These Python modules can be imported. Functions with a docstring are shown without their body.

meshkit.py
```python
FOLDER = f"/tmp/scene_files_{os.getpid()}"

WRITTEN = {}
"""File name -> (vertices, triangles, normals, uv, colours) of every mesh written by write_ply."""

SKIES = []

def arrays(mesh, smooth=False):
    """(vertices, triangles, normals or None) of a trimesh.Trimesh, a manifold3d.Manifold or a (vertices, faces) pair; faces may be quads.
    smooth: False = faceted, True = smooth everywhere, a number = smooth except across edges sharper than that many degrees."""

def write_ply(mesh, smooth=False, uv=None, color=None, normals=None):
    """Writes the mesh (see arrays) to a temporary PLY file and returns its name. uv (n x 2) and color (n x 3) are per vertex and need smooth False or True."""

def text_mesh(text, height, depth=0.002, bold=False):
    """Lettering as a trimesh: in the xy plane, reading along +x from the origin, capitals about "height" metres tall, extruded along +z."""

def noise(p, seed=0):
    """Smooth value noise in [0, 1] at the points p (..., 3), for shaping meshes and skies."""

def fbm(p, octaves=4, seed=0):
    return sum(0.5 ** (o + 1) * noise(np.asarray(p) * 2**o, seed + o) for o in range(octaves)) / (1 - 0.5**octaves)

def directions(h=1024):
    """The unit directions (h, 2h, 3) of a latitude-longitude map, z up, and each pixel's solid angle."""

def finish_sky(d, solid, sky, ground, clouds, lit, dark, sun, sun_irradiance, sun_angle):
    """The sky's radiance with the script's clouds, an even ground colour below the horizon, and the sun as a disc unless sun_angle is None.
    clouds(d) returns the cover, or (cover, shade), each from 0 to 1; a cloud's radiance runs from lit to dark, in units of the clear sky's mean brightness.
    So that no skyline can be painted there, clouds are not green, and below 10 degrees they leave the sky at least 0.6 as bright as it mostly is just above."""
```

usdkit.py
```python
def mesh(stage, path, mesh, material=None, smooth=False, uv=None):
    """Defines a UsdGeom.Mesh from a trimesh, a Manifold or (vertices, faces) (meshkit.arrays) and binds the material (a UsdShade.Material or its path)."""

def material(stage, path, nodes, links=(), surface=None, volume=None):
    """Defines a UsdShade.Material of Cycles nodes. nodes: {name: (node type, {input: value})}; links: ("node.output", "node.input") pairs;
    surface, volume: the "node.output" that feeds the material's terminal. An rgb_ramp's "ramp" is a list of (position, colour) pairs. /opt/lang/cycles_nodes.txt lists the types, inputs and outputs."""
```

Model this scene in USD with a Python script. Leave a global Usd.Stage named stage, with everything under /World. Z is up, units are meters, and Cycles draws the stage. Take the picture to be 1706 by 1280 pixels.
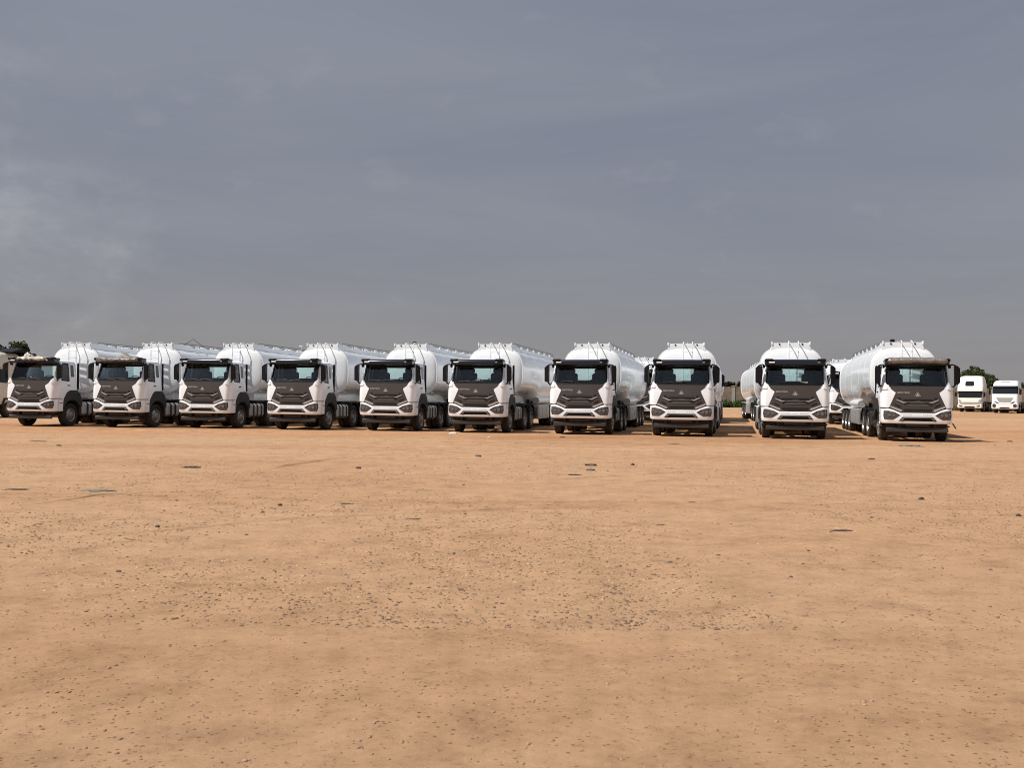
import math, random
import numpy as np
import trimesh
import manifold3d as m3
from manifold3d import Manifold as MF, CrossSection as CS
from pxr import Usd, UsdGeom, UsdLux, UsdShade, Gf, Sdf
import usdkit, meshkit

stage = Usd.Stage.CreateInMemory()
UsdGeom.SetStageUpAxis(stage, UsdGeom.Tokens.z)
UsdGeom.SetStageMetersPerUnit(stage, 1.0)
world = UsdGeom.Xform.Define(stage, '/World')
stage.SetDefaultPrim(world.GetPrim())
UsdGeom.Scope.Define(stage, '/World/Looks')

# ------------------------------------------------------------------ camera
FPX, CAM_H, ROLL, PITCH = 1618.0, 1.69, math.radians(0.497), math.radians(0.471)
cam = UsdGeom.Camera.Define(stage, '/World/camera')
cam.CreateHorizontalApertureAttr(36.0)
cam.CreateVerticalApertureAttr(36.0 * 769 / 1024)
cam.CreateFocalLengthAttr(36.0 * FPX / 1706)
cam.CreateClippingRangeAttr(Gf.Vec2f(0.1, 6000))
cam.CreateExposureAttr(0.55)
fw = np.array([0, math.cos(PITCH), math.sin(PITCH)])
up0 = np.array([0, -math.sin(PITCH), math.cos(PITCH)])
rt = math.cos(ROLL) * np.array([1.0, 0, 0]) + math.sin(ROLL) * up0
up = np.cross(rt, fw)
M = Gf.Matrix4d(*rt, 0, *up, 0, *(-fw), 0, 0, 0, CAM_H, 1)
cam.AddTransformOp().Set(M)

# ------------------------------------------------------------------ sky and sun
HEAD = math.radians(12.8)                       # how far the parked rows are turned
SUN_EL, SUN_AZ_T = math.radians(56), math.radians(56)
U0 = np.array([math.cos(HEAD), -math.sin(HEAD)])
V0 = np.array([math.sin(HEAD), math.cos(HEAD)])
sh = -U0 * math.sin(SUN_AZ_T) - V0 * math.cos(SUN_AZ_T)
to_sun = np.array([sh[0] * math.cos(SUN_EL), sh[1] * math.cos(SUN_EL), math.sin(SUN_EL)])
dome = UsdLux.DomeLight.Define(stage, '/World/sky')
dome.GetPrim().SetCustomDataByKey('kind', 'structure')
SKY_K = 0.06
skymat = usdkit.material(stage, '/World/Looks/dusty_sky', {
    'tc': ('texture_coordinate', {}),
    'sky': ('sky_texture', {'sky_type': 'single_scattering', 'sun_disc': False, 'sun_elevation': SUN_EL,
                            'sun_rotation': math.atan2(to_sun[0], to_sun[1]), 'altitude': 300.0,
                            'air_density': 1.0, 'aerosol_density': 3.0, 'ozone_density': 1.0}),
    'sep': ('separate_xyz', {}),
    'veil': ('rgb_ramp', {'ramp': [(0.0, (3.32, 3.2, 3.22)), (0.04, (3.25, 3.18, 3.32)), (0.09, (3.12, 3.14, 3.42)), (0.17, (2.9, 3.06, 3.55)), (0.4, (2.65, 2.9, 3.6)), (1.0, (2.5, 2.8, 3.6))]}),
    'maps': ('mapping', {'mapping_type': 'point', 'scale': (1.0, 1.0, 6.0), 'location': (1.3, 2.4, 0.7), 'rotation': (0.05, 0.04, 0.0)}),
    'st': ('noise_texture', {'scale': 1.7, 'detail': 5.0, 'roughness': 0.55, 'distortion': 0.4}),
    'str': ('rgb_ramp', {'ramp': [(0.3, (0.90, 0.90, 0.93)), (0.7, (1.12, 1.09, 1.05))]}),
    'streak': ('mix', {'mix_type': 'multiply', 'fac': 1.0}),
    'mapc': ('mapping', {'mapping_type': 'point', 'scale': (1.0, 1.0, 1.9), 'location': (3.1, 0.4, 0.2)}),
    'nz': ('noise_texture', {'scale': 11.0, 'detail': 8.0, 'roughness': 0.62, 'distortion': 0.2}),
    'bank': ('vector_math', {'math_type': 'distance', 'vector2': (-0.455, 0.88, 0.145)}),
    'bankr': ('map_range', {'from_min': 0.0, 'from_max': 0.20, 'to_min': 0.30, 'to_max': 0.0, 'clamp': True}),
    'sum': ('math', {'math_type': 'add'}),
    'cr': ('rgb_ramp', {'ramp': [(0.0, (0, 0, 0)), (0.60, (0, 0, 0)), (0.74, (0.16, 0.16, 0.16)), (0.95, (0.62, 0.62, 0.62)), (1.0, (0.7, 0.7, 0.7))]}),
    'cloudy': ('mix', {'color2': (5.1, 5.1, 5.35)}),
    'all': ('mix', {'fac': 0.88}),
    'bg': ('background_shader', {'strength': SKY_K}),
}, [('tc.generated', 'sep.vector'), ('sep.z', 'veil.fac'), ('tc.generated', 'mapc.vector'), ('mapc.vector', 'nz.vector'), ('tc.generated', 'bank.vector1'), ('bank.value', 'bankr.value'), ('bankr.result', 'sum.value1'), ('nz.fac', 'sum.value2'), ('sum.value', 'cr.fac'),
    ('tc.generated', 'maps.vector'), ('maps.vector', 'st.vector'), ('st.fac', 'str.fac'), ('veil.color', 'streak.color1'), ('str.color', 'streak.color2'),
    ('cr.color', 'cloudy.fac'), ('streak.color', 'cloudy.color1'), ('sky.color', 'all.color1'), ('cloudy.color', 'all.color2'), ('all.color', 'bg.color')],
    surface='bg.background')
UsdShade.MaterialBindingAPI.Apply(dome.GetPrim()).Bind(skymat)
sun = UsdLux.DistantLight.Define(stage, '/World/sun')
sun.CreateIntensityAttr(1.0)
sun.CreateNormalizeAttr(True)
sun.CreateAngleAttr(0.53)
sun.CreateColorAttr(Gf.Vec3f(1.0, 0.965, 0.91))
zax = Gf.Vec3d(*to_sun)
xax = Gf.Cross(Gf.Vec3d(0, 0, 1), zax).GetNormalized()
yax = Gf.Cross(zax, xax)
sun.AddTransformOp().Set(Gf.Matrix4d(*xax, 0, *yax, 0, *zax, 0, 0, 0, 40, 1))

# ------------------------------------------------------------------ naming helpers
used = {}
def numbered(parent, name):
    k = used.get((parent, name), 0)
    used[(parent, name)] = k + 1
    return f'{parent}/{name}' if k == 0 else f'{parent}/{name}_{k:03d}'
def tag(p, label=None, cat=None, group=None, kind=None):
    for k, v in (('label', label), ('category', cat), ('group', group), ('kind', kind)):
        if v: p.SetCustomDataByKey(k, v)
    return p
def obj(name, mesh, mat, parent='/World', smooth=32, label=None, kind=None):
    path = numbered(str(parent), name)
    usdkit.mesh(stage, path, mesh, mat, smooth=smooth)
    p = stage.GetPrimAtPath(path)
    tag(p, label=label, kind=kind)
    return path
def thing(name, label, cat, loc=(0, 0, 0), rz=0.0, group=None):
    path = numbered('/World', name)
    x = UsdGeom.Xform.Define(stage, path)
    x.AddTranslateOp().Set(Gf.Vec3d(*map(float, loc)))
    x.AddRotateZOp().Set(float(rz))
    tag(x.GetPrim(), label, cat, group)
    return path

# ------------------------------------------------------------------ materials
def mat(name, color, rough=0.5, metallic=0.0, coat=0.0, spec=0.5, vary=0.0, vscale=3.0, bump=0.0, bscale=20.0, dust=0.0, dust_top=1.4, dust_col=(0.36, 0.25, 0.16), bdist=0.01, coat_rough=0.05):
    nodes = {'p': ('principled_bsdf', {'base_color': color, 'roughness': rough, 'metallic': metallic, 'coat_weight': coat, 'coat_roughness': coat_rough, 'specular_ior_level': spec}),
             'g': ('geometry', {})}
    links = []
    last = None
    if vary:
        nodes['n'] = ('noise_texture', {'scale': vscale, 'detail': 5.0, 'roughness': 0.6})
        nodes['r'] = ('rgb_ramp', {'ramp': [(0.25, tuple(c * (1 - vary) for c in color)), (0.75, tuple(min(c * (1 + vary), 0.9) for c in color))]})
        links += [('g.position', 'n.vector'), ('n.fac', 'r.fac')]
        last = 'r.color'
    if dust:
        nodes.update({'dn': ('noise_texture', {'scale': 2.3, 'detail': 6.0, 'roughness': 0.65}),
                      'ds': ('separate_xyz', {}),
                      'dm': ('map_range', {'from_min': 0.25, 'from_max': dust_top, 'to_min': 1.0, 'to_max': 0.12, 'clamp': True}),
                      'dx': ('math', {'math_type': 'multiply'}), 'dy': ('math', {'math_type': 'multiply', 'value2': dust * 1.6}),
                      'dc': ('mix', {'color1': color, 'color2': dust_col})})
        links += [('g.position', 'dn.vector'), ('g.position', 'ds.vector'), ('ds.z', 'dm.value'), ('dm.result', 'dx.value1'), ('dn.fac', 'dx.value2'),
                  ('dx.value', 'dy.value1'), ('dy.value', 'dc.fac')]
        if last: links.append((last, 'dc.color1'))
        last = 'dc.color'
    if last: links.append((last, 'p.base_color'))
    if bump:
        nodes['bn'] = ('noise_texture', {'scale': bscale, 'detail': 3.0})
        nodes['b'] = ('bump', {'strength': bump, 'distance': bdist})
        links += [('g.position', 'bn.vector'), ('bn.fac', 'b.height'), ('b.normal', 'p.normal')]
    return usdkit.material(stage, '/World/Looks/' + name, nodes, links, surface='p.BSDF')

WHITE = mat('white_cab_paint', (0.79, 0.82, 0.85), 0.35, coat=0.4, dust=0.06, vary=0.02)
TANKW = mat('white_tank_paint', (0.80, 0.83, 0.85), 0.30, coat=0.55, dust=0.07, dust_top=3.0, vary=0.035, vscale=1.6, bump=0.55, bscale=1.3, bdist=0.02, coat_rough=0.08)
GRILL = mat('grey_brown_grille_plastic', (0.042, 0.036, 0.034), 0.42, vary=0.1, dust=0.06, dust_top=3)
SLAT = mat('dark_slat_plastic', (0.016, 0.015, 0.016), 0.35, spec=0.3)
BLACK = mat('black_plastic', (0.007, 0.007, 0.009), 0.45, spec=0.18)
VISOR = mat('smoked_black_visor', (0.010, 0.011, 0.016), 0.2, coat=0.25)
ARCH = mat('charcoal_fender_plastic', (0.022, 0.022, 0.024), 0.6, dust=0.05, dust_top=2.0, spec=0.3)
CHASS = mat('black_chassis_steel', (0.012, 0.012, 0.013), 0.5, dust=0.05, dust_top=1.2, spec=0.3)
BAR = mat('grey_underrun_bar', (0.03, 0.03, 0.033), 0.5, dust=0.06, dust_top=1.2, spec=0.3)
TYRE = mat('tyre_rubber', (0.014, 0.0135, 0.0135), 0.75, dust=0.10, dust_top=0.8, spec=0.3, bump=0.4, bscale=45)
RIM = mat('silver_wheel_steel', (0.30, 0.30, 0.30), 0.4, metallic=0.6, dust=0.1, dust_top=1.4)
CHROME = mat('bright_silver_trim', (0.72, 0.72, 0.72), 0.25, metallic=0.75)
SILV = mat('satin_silver_trim', (0.26, 0.25, 0.245), 0.38, metallic=0.55)
ALU = mat('brushed_aluminium', (0.50, 0.50, 0.49), 0.4, metallic=0.5, vary=0.15, vscale=6, dust=0.12)
LENS = mat('headlamp_lens', (0.06, 0.052, 0.052), 0.15, coat=0.7, vary=0.6, vscale=14)
LAMP = mat('headlamp_reflector', (0.28, 0.27, 0.28), 0.2, metallic=0.9)
GREYS = mat('pale_grey_plastic', (0.45, 0.45, 0.45), 0.5)
GLINT = mat('painted_glint_white', (0.75, 0.76, 0.78), 0.2, coat=0.5)
WRAPD = mat('brown_grey_sheet', (0.20, 0.175, 0.15), 0.6, vary=0.2, vscale=5)
AMBER = mat('amber_lens', (0.55, 0.16, 0.03), 0.2, coat=0.6)
REDL = mat('red_reflector', (0.16, 0.03, 0.03), 0.25, coat=0.6)
INTER = mat('dark_cab_interior', (0.035, 0.04, 0.048), 0.7)
SEAT = mat('blue_grey_seat_cloth', (0.05, 0.06, 0.08), 0.85)
PAPER = mat('white_paper', (0.75, 0.77, 0.8), 0.7, vary=0.2, vscale=30)
BLUEP = mat('blue_print', (0.08, 0.14, 0.42), 0.7)
RAIL = mat('galvanised_rail', (0.16, 0.16, 0.16), 0.5, metallic=0.3)
WRAPA = mat('cream_plastic_wrap', (0.42, 0.38, 0.32), 0.35, coat=0.4, vary=0.75, vscale=7, bump=0.9, bscale=16, bdist=0.04)
WRAPB = mat('grey_plastic_wrap', (0.17, 0.16, 0.15), 0.3, coat=0.5, vary=0.6, vscale=6, bump=0.9, bscale=14, bdist=0.04)
WRAPC = mat('silvery_brown_film', (0.22, 0.19, 0.175), 0.3, coat=0.6, metallic=0.25, vary=0.3, vscale=5, bump=0.9, bscale=11, bdist=0.04)
CREAM = mat('cream_cab_paint', (0.78, 0.75, 0.66), 0.35, coat=0.4, dust=0.15, vary=0.03)
BEIGE = mat('beige_cab_paint', (0.62, 0.58, 0.49), 0.38, coat=0.3, dust=0.2, vary=0.04)
GREYG = mat('grey_mesh_grille', (0.30, 0.30, 0.27), 0.5)
WALLM = usdkit.material(stage, '/World/Looks/brown_block_wall', {
    'g': ('geometry', {}), 'm': ('mapping', {'rotation': (math.pi / 2, 0, 0.5)}),
    'b': ('brick_texture', {'color1': (0.20, 0.15, 0.11), 'color2': (0.15, 0.115, 0.085), 'mortar': (0.11, 0.085, 0.065), 'scale': 1.0, 'brick_width': 0.45, 'row_height': 0.22, 'mortar_size': 0.012}),
    'n': ('noise_texture', {'scale': 0.5, 'detail': 6.0, 'roughness': 0.65}), 'r': ('rgb_ramp', {'ramp': [(0.3, (0.62, 0.62, 0.62)), (0.7, (1.2, 1.15, 1.1))]}),
    'x': ('mix', {'mix_type': 'multiply', 'fac': 1.0}), 'p': ('principled_bsdf', {'roughness': 0.95})},
    [('g.position', 'n.vector'), ('g.position', 'm.vector'), ('m.vector', 'b.vector'), ('n.fac', 'r.fac'), ('b.color', 'x.color1'), ('r.color', 'x.color2'), ('x.color', 'p.base_color')], surface='p.BSDF')
PILL = mat('grey_wall_pillar', (0.26, 0.235, 0.20), 0.95, vary=0.2, vscale=2)
def glassmat(name, tint, refl):
    return usdkit.material(stage, '/World/Looks/' + name, {
        't': ('transparent_bsdf', {'color': tint}), 'g': ('glossy_bsdf', {'color': (refl,) * 3, 'roughness': 0.02}),
        'f': ('fresnel', {'IOR': 1.45}), 'm': ('mix_closure', {})},
        [('f.fac', 'm.fac'), ('t.transparent' if False else 't.BSDF', 'm.closure1'), ('g.BSDF', 'm.closure2')], surface='m.closure')
GLASS = glassmat('tinted_glass', (0.86, 0.93, 0.93), 1.0)
DGLASS = mat('dark_window_glass', (0.012, 0.014, 0.018), 0.12, spec=0.4)
def leafmat(name, a, b):
    return usdkit.material(stage, '/World/Looks/' + name, {
        'g': ('geometry', {}), 'r': ('rgb_ramp', {'ramp': [(0.0, a), (1.0, b)]}),
        'd': ('diffuse_bsdf', {}), 't': ('translucent_bsdf', {}), 'm': ('mix_closure', {'fac': 0.25})},
        [('g.random_per_island', 'r.fac'), ('r.color', 'd.color'), ('r.color', 't.color'), ('d.BSDF', 'm.closure1'), ('t.BSDF', 'm.closure2')], surface='m.closure')
LEAF = leafmat('tree_leaf', (0.06, 0.08, 0.035), (0.12, 0.13, 0.065))
LEAFD = leafmat('dark_shrub_leaf', (0.03, 0.035, 0.02), (0.07, 0.07, 0.04))
GRASS = leafmat('weed_blade', (0.05, 0.085, 0.025), (0.12, 0.14, 0.05))
DRY = leafmat('dry_weed_blade', (0.16, 0.12, 0.06), (0.24, 0.19, 0.10))
BARK = mat('bark', (0.10, 0.08, 0.06), 0.9, vary=0.3)
STONE = mat('dark_clod', (0.10, 0.072, 0.055), 0.95, vary=0.4, vscale=12, bump=0.8, bscale=30)
PALE = mat('pale_rag', (0.55, 0.50, 0.44), 0.9, vary=0.3, vscale=10)
GREYP = mat('grey_green_scrap', (0.13, 0.14, 0.12), 0.7, vary=0.3, vscale=10)
GRIT = mat('brown_grit', (0.19, 0.12, 0.075), 0.95, vary=0.5, vscale=3.0)
PGRIT = mat('pale_grit', (0.50, 0.34, 0.22), 0.95, vary=0.2, vscale=3.0)
PEB = mat('pebble', (0.27, 0.17, 0.11), 0.95, vary=0.5, vscale=2.0)

# ------------------------------------------------------------------ mesh helpers
def uz(poly, y0, y1):          # (u, z) outline pushed along y
    m = CS([[tuple(p) for p in poly]], m3.FillRule.NonZero).extrude(y1 - y0)
    return m.transform([[1, 0, 0, 0], [0, 0, -1, y1], [0, 1, 0, 0]])
def yz(poly, u0, u1):          # (y, z) outline pushed along u
    m = CS([[tuple(p) for p in poly]], m3.FillRule.NonZero).extrude(u1 - u0)
    return m.transform([[0, 0, 1, u0], [1, 0, 0, 0], [0, 1, 0, 0]])
def mir(poly): return [(-a, b) for a, b in poly]
def bb(x0, x1, y0, y1, z0, z1, b=0.0):
    if b <= 0:
        return MF.cube((x1 - x0, y1 - y0, z1 - z0)).translate((x0, y0, z0))
    pts = []
    for ax in range(3):
        i = [b, b, b]; i[ax] = 0
        for X in (x0 + i[0], x1 - i[0]):
            for Y in (y0 + i[1], y1 - i[1]):
                for Z in (z0 + i[2], z1 - i[2]):
                    pts.append((X, Y, Z))
    return MF.hull_points(pts)
def cyl(r, L, axis='x', c=(0, 0, 0), seg=24, r2=None):
    m = MF.cylinder(L, r, r2 if r2 is not None else r, seg, True)
    if axis == 'x': m = m.rotate((0, 90, 0))
    if axis == 'y': m = m.rotate((-90, 0, 0))
    return m.translate(c)
def tube(pts, r, seg=6):
    pts = np.asarray(pts, float)
    V, F = [], []
    prev = None
    for i, p in enumerate(pts):
        t = pts[min(i + 1, len(pts) - 1)] - pts[max(i - 1, 0)]
        t = t / np.linalg.norm(t)
        a = np.cross(t, (0, 0, 1.0) if abs(t[2]) < 0.9 else (1.0, 0, 0)) if prev is None else prev - t * prev.dot(t)
        a /= np.linalg.norm(a); prev = a
        b = np.cross(t, a)
        for k in range(seg):
            w = 2 * math.pi * k / seg
            V.append(p + r * (a * math.cos(w) + b * math.sin(w)))
    n = len(pts)
    for i in range(n - 1):
        for k in range(seg):
            k2 = (k + 1) % seg
            F += [(i * seg + k, i * seg + k2, (i + 1) * seg + k2), (i * seg + k, (i + 1) * seg + k2, (i + 1) * seg + k)]
    for k in range(1, seg - 1):
        F += [(0, k + 1, k), ((n - 1) * seg, (n - 1) * seg + k, (n - 1) * seg + k + 1)]
    return trimesh.Trimesh(V, F, process=False)
def tm(m):
    if isinstance(m, trimesh.Trimesh): return m
    v, f, _ = meshkit.arrays(m)
    return trimesh.Trimesh(v, f, process=False)
def cat(*ms): return trimesh.util.concatenate([tm(m) for m in ms])
def union(*ms): return MF.batch_boolean(list(ms), m3.OpType.Add)
def lathe_x(prof, seg=40):     # closed outline of (x, r), turned about the x axis
    prof = np.asarray(prof, float)
    a = np.linspace(0, 2 * math.pi, seg, endpoint=False)
    n = len(prof)
    V = np.stack([np.repeat(prof[:, 0][None], seg, 0), prof[:, 1][None] * np.cos(a)[:, None], prof[:, 1][None] * np.sin(a)[:, None]], -1).reshape(-1, 3)
    F = []
    for i in range(seg):
        j = (i + 1) % seg
        for k in range(n):
            l = (k + 1) % n
            F += [(i * n + k, j * n + k, j * n + l), (i * n + k, j * n + l, i * n + l)]
    return trimesh.Trimesh(V, F, process=False)
def loft(sections):
    n = len(sections[0])
    V = np.vstack(sections)
    F = []
    for i in range(len(sections) - 1):
        for k in range(n):
            l = (k + 1) % n
            F += [(i * n + k, i * n + l, (i + 1) * n + l), (i * n + k, (i + 1) * n + l, (i + 1) * n + k)]
    a, b = len(V), len(V) + 1
    V = np.vstack([V, sections[0].mean(0), sections[-1].mean(0)])
    e = (len(sections) - 1) * n
    for k in range(n):
        l = (k + 1) % n
        F += [(a, l, k), (b, e + k, e + l)]
    t = trimesh.Trimesh(V, F, process=False)
    if t.volume < 0: t.invert()
    return t
def solid(t):
    return MF(m3.Mesh(np.asarray(t.vertices, np.float32), np.asarray(t.faces, np.uint32)))
def plan(yf, hw, yr, rx=0.25, ry=0.30, bow=0.045, n=9):
    """A cab's outline seen from above: bowed front, rounded front corners."""
    P = []
    us = np.linspace(-(hw - rx), hw - rx, 15)
    y_at = lambda u: yf + bow * (u / 1.0) ** 2
    for u in us: P.append((u, y_at(u)))
    y0 = y_at(us[-1])
    for k in range(1, n):
        a = math.pi / 2 * k / n
        P.append((hw - rx + rx * math.sin(a), y0 + ry * (1 - math.cos(a))))
    P.append((hw, y0 + ry))
    P += [(hw, yr - 0.5), (hw, yr - 0.06), (hw - 0.02, yr - 0.02), (hw - 0.06, yr)]
    P += [(-hw + 0.06, yr), (-hw + 0.02, yr - 0.02), (-hw, yr - 0.06), (-hw, yr - 0.5), (-hw, y0 + ry)]
    for k in range(n - 1, 0, -1):
        a = math.pi / 2 * k / n
        P.append((-(hw - rx + rx * math.sin(a)), y0 + ry * (1 - math.cos(a))))
    return P
def cab_shell(levels, o=0.0, **kw):
    S = []
    for i, (z, yf, hw, yr) in enumerate(levels):
        dz = -o if i == 0 else (o if i >= len(levels) - 3 else 0)
        S.append(np.array([(u, y, z + dz) for u, y in plan(yf - o, hw + o, yr + o, **kw)]))
    return solid(loft(S))

# ------------------------------------------------------------------ the ground
def ground_h(x, y):
    p = np.stack([x * 0.22, y * 0.22, 0 * x], -1)
    q = np.stack([x * 1.1, y * 1.1, 0 * x + 5], -1)
    q2 = np.stack([x * 4.0, y * 4.0, 0 * x + 9], -1)
    h = 0.05 * (meshkit.fbm(p, 3, 1) - 0.5) + 0.022 * (meshkit.fbm(q, 3, 7) - 0.5) + 0.012 * (meshkit.noise(q2, 3) - 0.5)
    calm = np.clip((y - 26) / 8, 0, 1)
    far = np.clip((y - 80) / 12, 0, 1)
    return h * (1 - 0.8 * calm) * (1 - far) - 0.012 + 0 * x
def axis(parts):
    return np.unique(np.concatenate([np.arange(a, b, s) for a, b, s in parts]))
gx = axis([(-4000, -400, 900), (-400, -60, 34), (-60, -26, 1.2), (-26, 26, 0.26), (26, 60, 1.2), (60, 400, 34), (400, 4001, 900)])
gy = axis([(-600, -20, 116), (-20, 1, 3), (1, 12, 0.13), (12, 36, 0.26), (36, 110, 1.2), (110, 400, 29), (400, 4001, 900)])
GX, GY = np.meshgrid(gx, gy)
GZ = ground_h(GX, GY)
inside = (np.abs(GX) < 60) & (GY > 0) & (GY < 110)
GZ = np.where(inside, GZ, -0.012)
# a low bank of pushed-up earth along the far edge of the yard
nx, ny = len(gx), len(gy)
idx = np.arange(nx * ny).reshape(ny, nx)
F = np.stack([idx[:-1, :-1], idx[:-1, 1:], idx[1:, 1:], idx[1:, :-1]], -1).reshape(-1, 4)
soil = usdkit.material(stage, '/World/Looks/orange_sandy_soil', {
    'g': ('geometry', {}),
    'm1': ('mapping', {'scale': (0.05, 0.16, 1.0), 'rotation': (0, 0, 0.06)}),
    'big': ('noise_texture', {'scale': 1.0, 'detail': 5.0, 'roughness': 0.6, 'distortion': 0.6}),
    'bigr': ('rgb_ramp', {'ramp': [(0.30, (0.34, 0.190, 0.099)), (0.48, (0.412, 0.248, 0.138)), (0.70, (0.442, 0.281, 0.168))]}),
    'mid': ('noise_texture', {'scale': 1.7, 'detail': 7.0, 'roughness': 0.68}),
    'midr': ('rgb_ramp', {'ramp': [(0.28, (0.72, 0.70, 0.68)), (0.48, (0.98, 0.98, 0.98)), (0.75, (1.16, 1.17, 1.19))]}),
    'x1': ('mix', {'mix_type': 'multiply', 'fac': 1.0}),
    'fine': ('noise_texture', {'scale': 7.0, 'detail': 8.0, 'roughness': 0.9}),
    'finer': ('rgb_ramp', {'ramp': [(0.30, (0.50, 0.47, 0.44)), (0.44, (0.92, 0.91, 0.90)), (0.58, (1.03, 1.03, 1.03)), (0.76, (1.32, 1.33, 1.35))]}),
    'x2': ('mix', {'mix_type': 'multiply', 'fac': 1.0}),
    'grit': ('voronoi_texture', {'scale': 17.0, 'randomness': 1.0}),
    'gritr': ('rgb_ramp', {'ramp': [(0.0, (0.36, 0.33, 0.31)), (0.13, (0.5, 0.47, 0.45)), (0.23, (1, 1, 1)), (1.0, (1, 1, 1))]}),
    'gm': ('noise_texture', {'scale': 0.7, 'detail': 4.0}),
    'gmr': ('rgb_ramp', {'ramp': [(0.36, (0.3, 0.3, 0.3)), (0.58, (1, 1, 1))]}),
    'x3': ('mix', {'mix_type': 'multiply'}),
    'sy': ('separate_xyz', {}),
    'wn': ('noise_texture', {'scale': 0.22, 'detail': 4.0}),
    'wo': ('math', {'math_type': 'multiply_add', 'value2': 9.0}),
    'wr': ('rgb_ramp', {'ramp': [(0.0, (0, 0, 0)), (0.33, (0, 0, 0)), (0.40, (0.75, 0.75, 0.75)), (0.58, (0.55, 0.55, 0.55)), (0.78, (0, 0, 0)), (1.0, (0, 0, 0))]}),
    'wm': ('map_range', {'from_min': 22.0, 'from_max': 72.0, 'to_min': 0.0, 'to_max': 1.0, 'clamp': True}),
    'x4': ('mix', {'mix_type': 'multiply', 'color2': (0.93, 0.80, 0.70)}),  # redder packed soil round the truck row, partly their shade put into the colour
    'hb': ('math', {'math_type': 'add'}),
    'bump': ('bump', {'strength': 0.75, 'distance': 0.03}),
    'p': ('principled_bsdf', {'roughness': 0.95, 'specular_ior_level': 0.2}),
}, [('g.position', 'm1.vector'), ('m1.vector', 'big.vector'), ('big.fac', 'bigr.fac'), ('g.position', 'mid.vector'), ('mid.fac', 'midr.fac'),
    ('bigr.color', 'x1.color1'), ('midr.color', 'x1.color2'), ('g.position', 'fine.vector'), ('fine.fac', 'finer.fac'), ('x1.color', 'x2.color1'), ('finer.color', 'x2.color2'),
    ('g.position', 'grit.vector'), ('grit.distance', 'gritr.fac'), ('g.position', 'gm.vector'), ('gm.fac', 'gmr.fac'), ('gmr.color', 'x3.fac'),
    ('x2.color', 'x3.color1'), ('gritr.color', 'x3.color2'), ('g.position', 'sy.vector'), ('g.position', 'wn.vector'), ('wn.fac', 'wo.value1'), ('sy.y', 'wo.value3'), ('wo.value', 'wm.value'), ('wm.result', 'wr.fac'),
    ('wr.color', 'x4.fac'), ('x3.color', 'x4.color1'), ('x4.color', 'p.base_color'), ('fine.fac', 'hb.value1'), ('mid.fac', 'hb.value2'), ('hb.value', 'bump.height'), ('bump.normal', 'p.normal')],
    surface='p.BSDF')
obj('ground', (np.stack([GX, GY, GZ], -1).reshape(-1, 3), F), soil, smooth=True, kind='structure')
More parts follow.
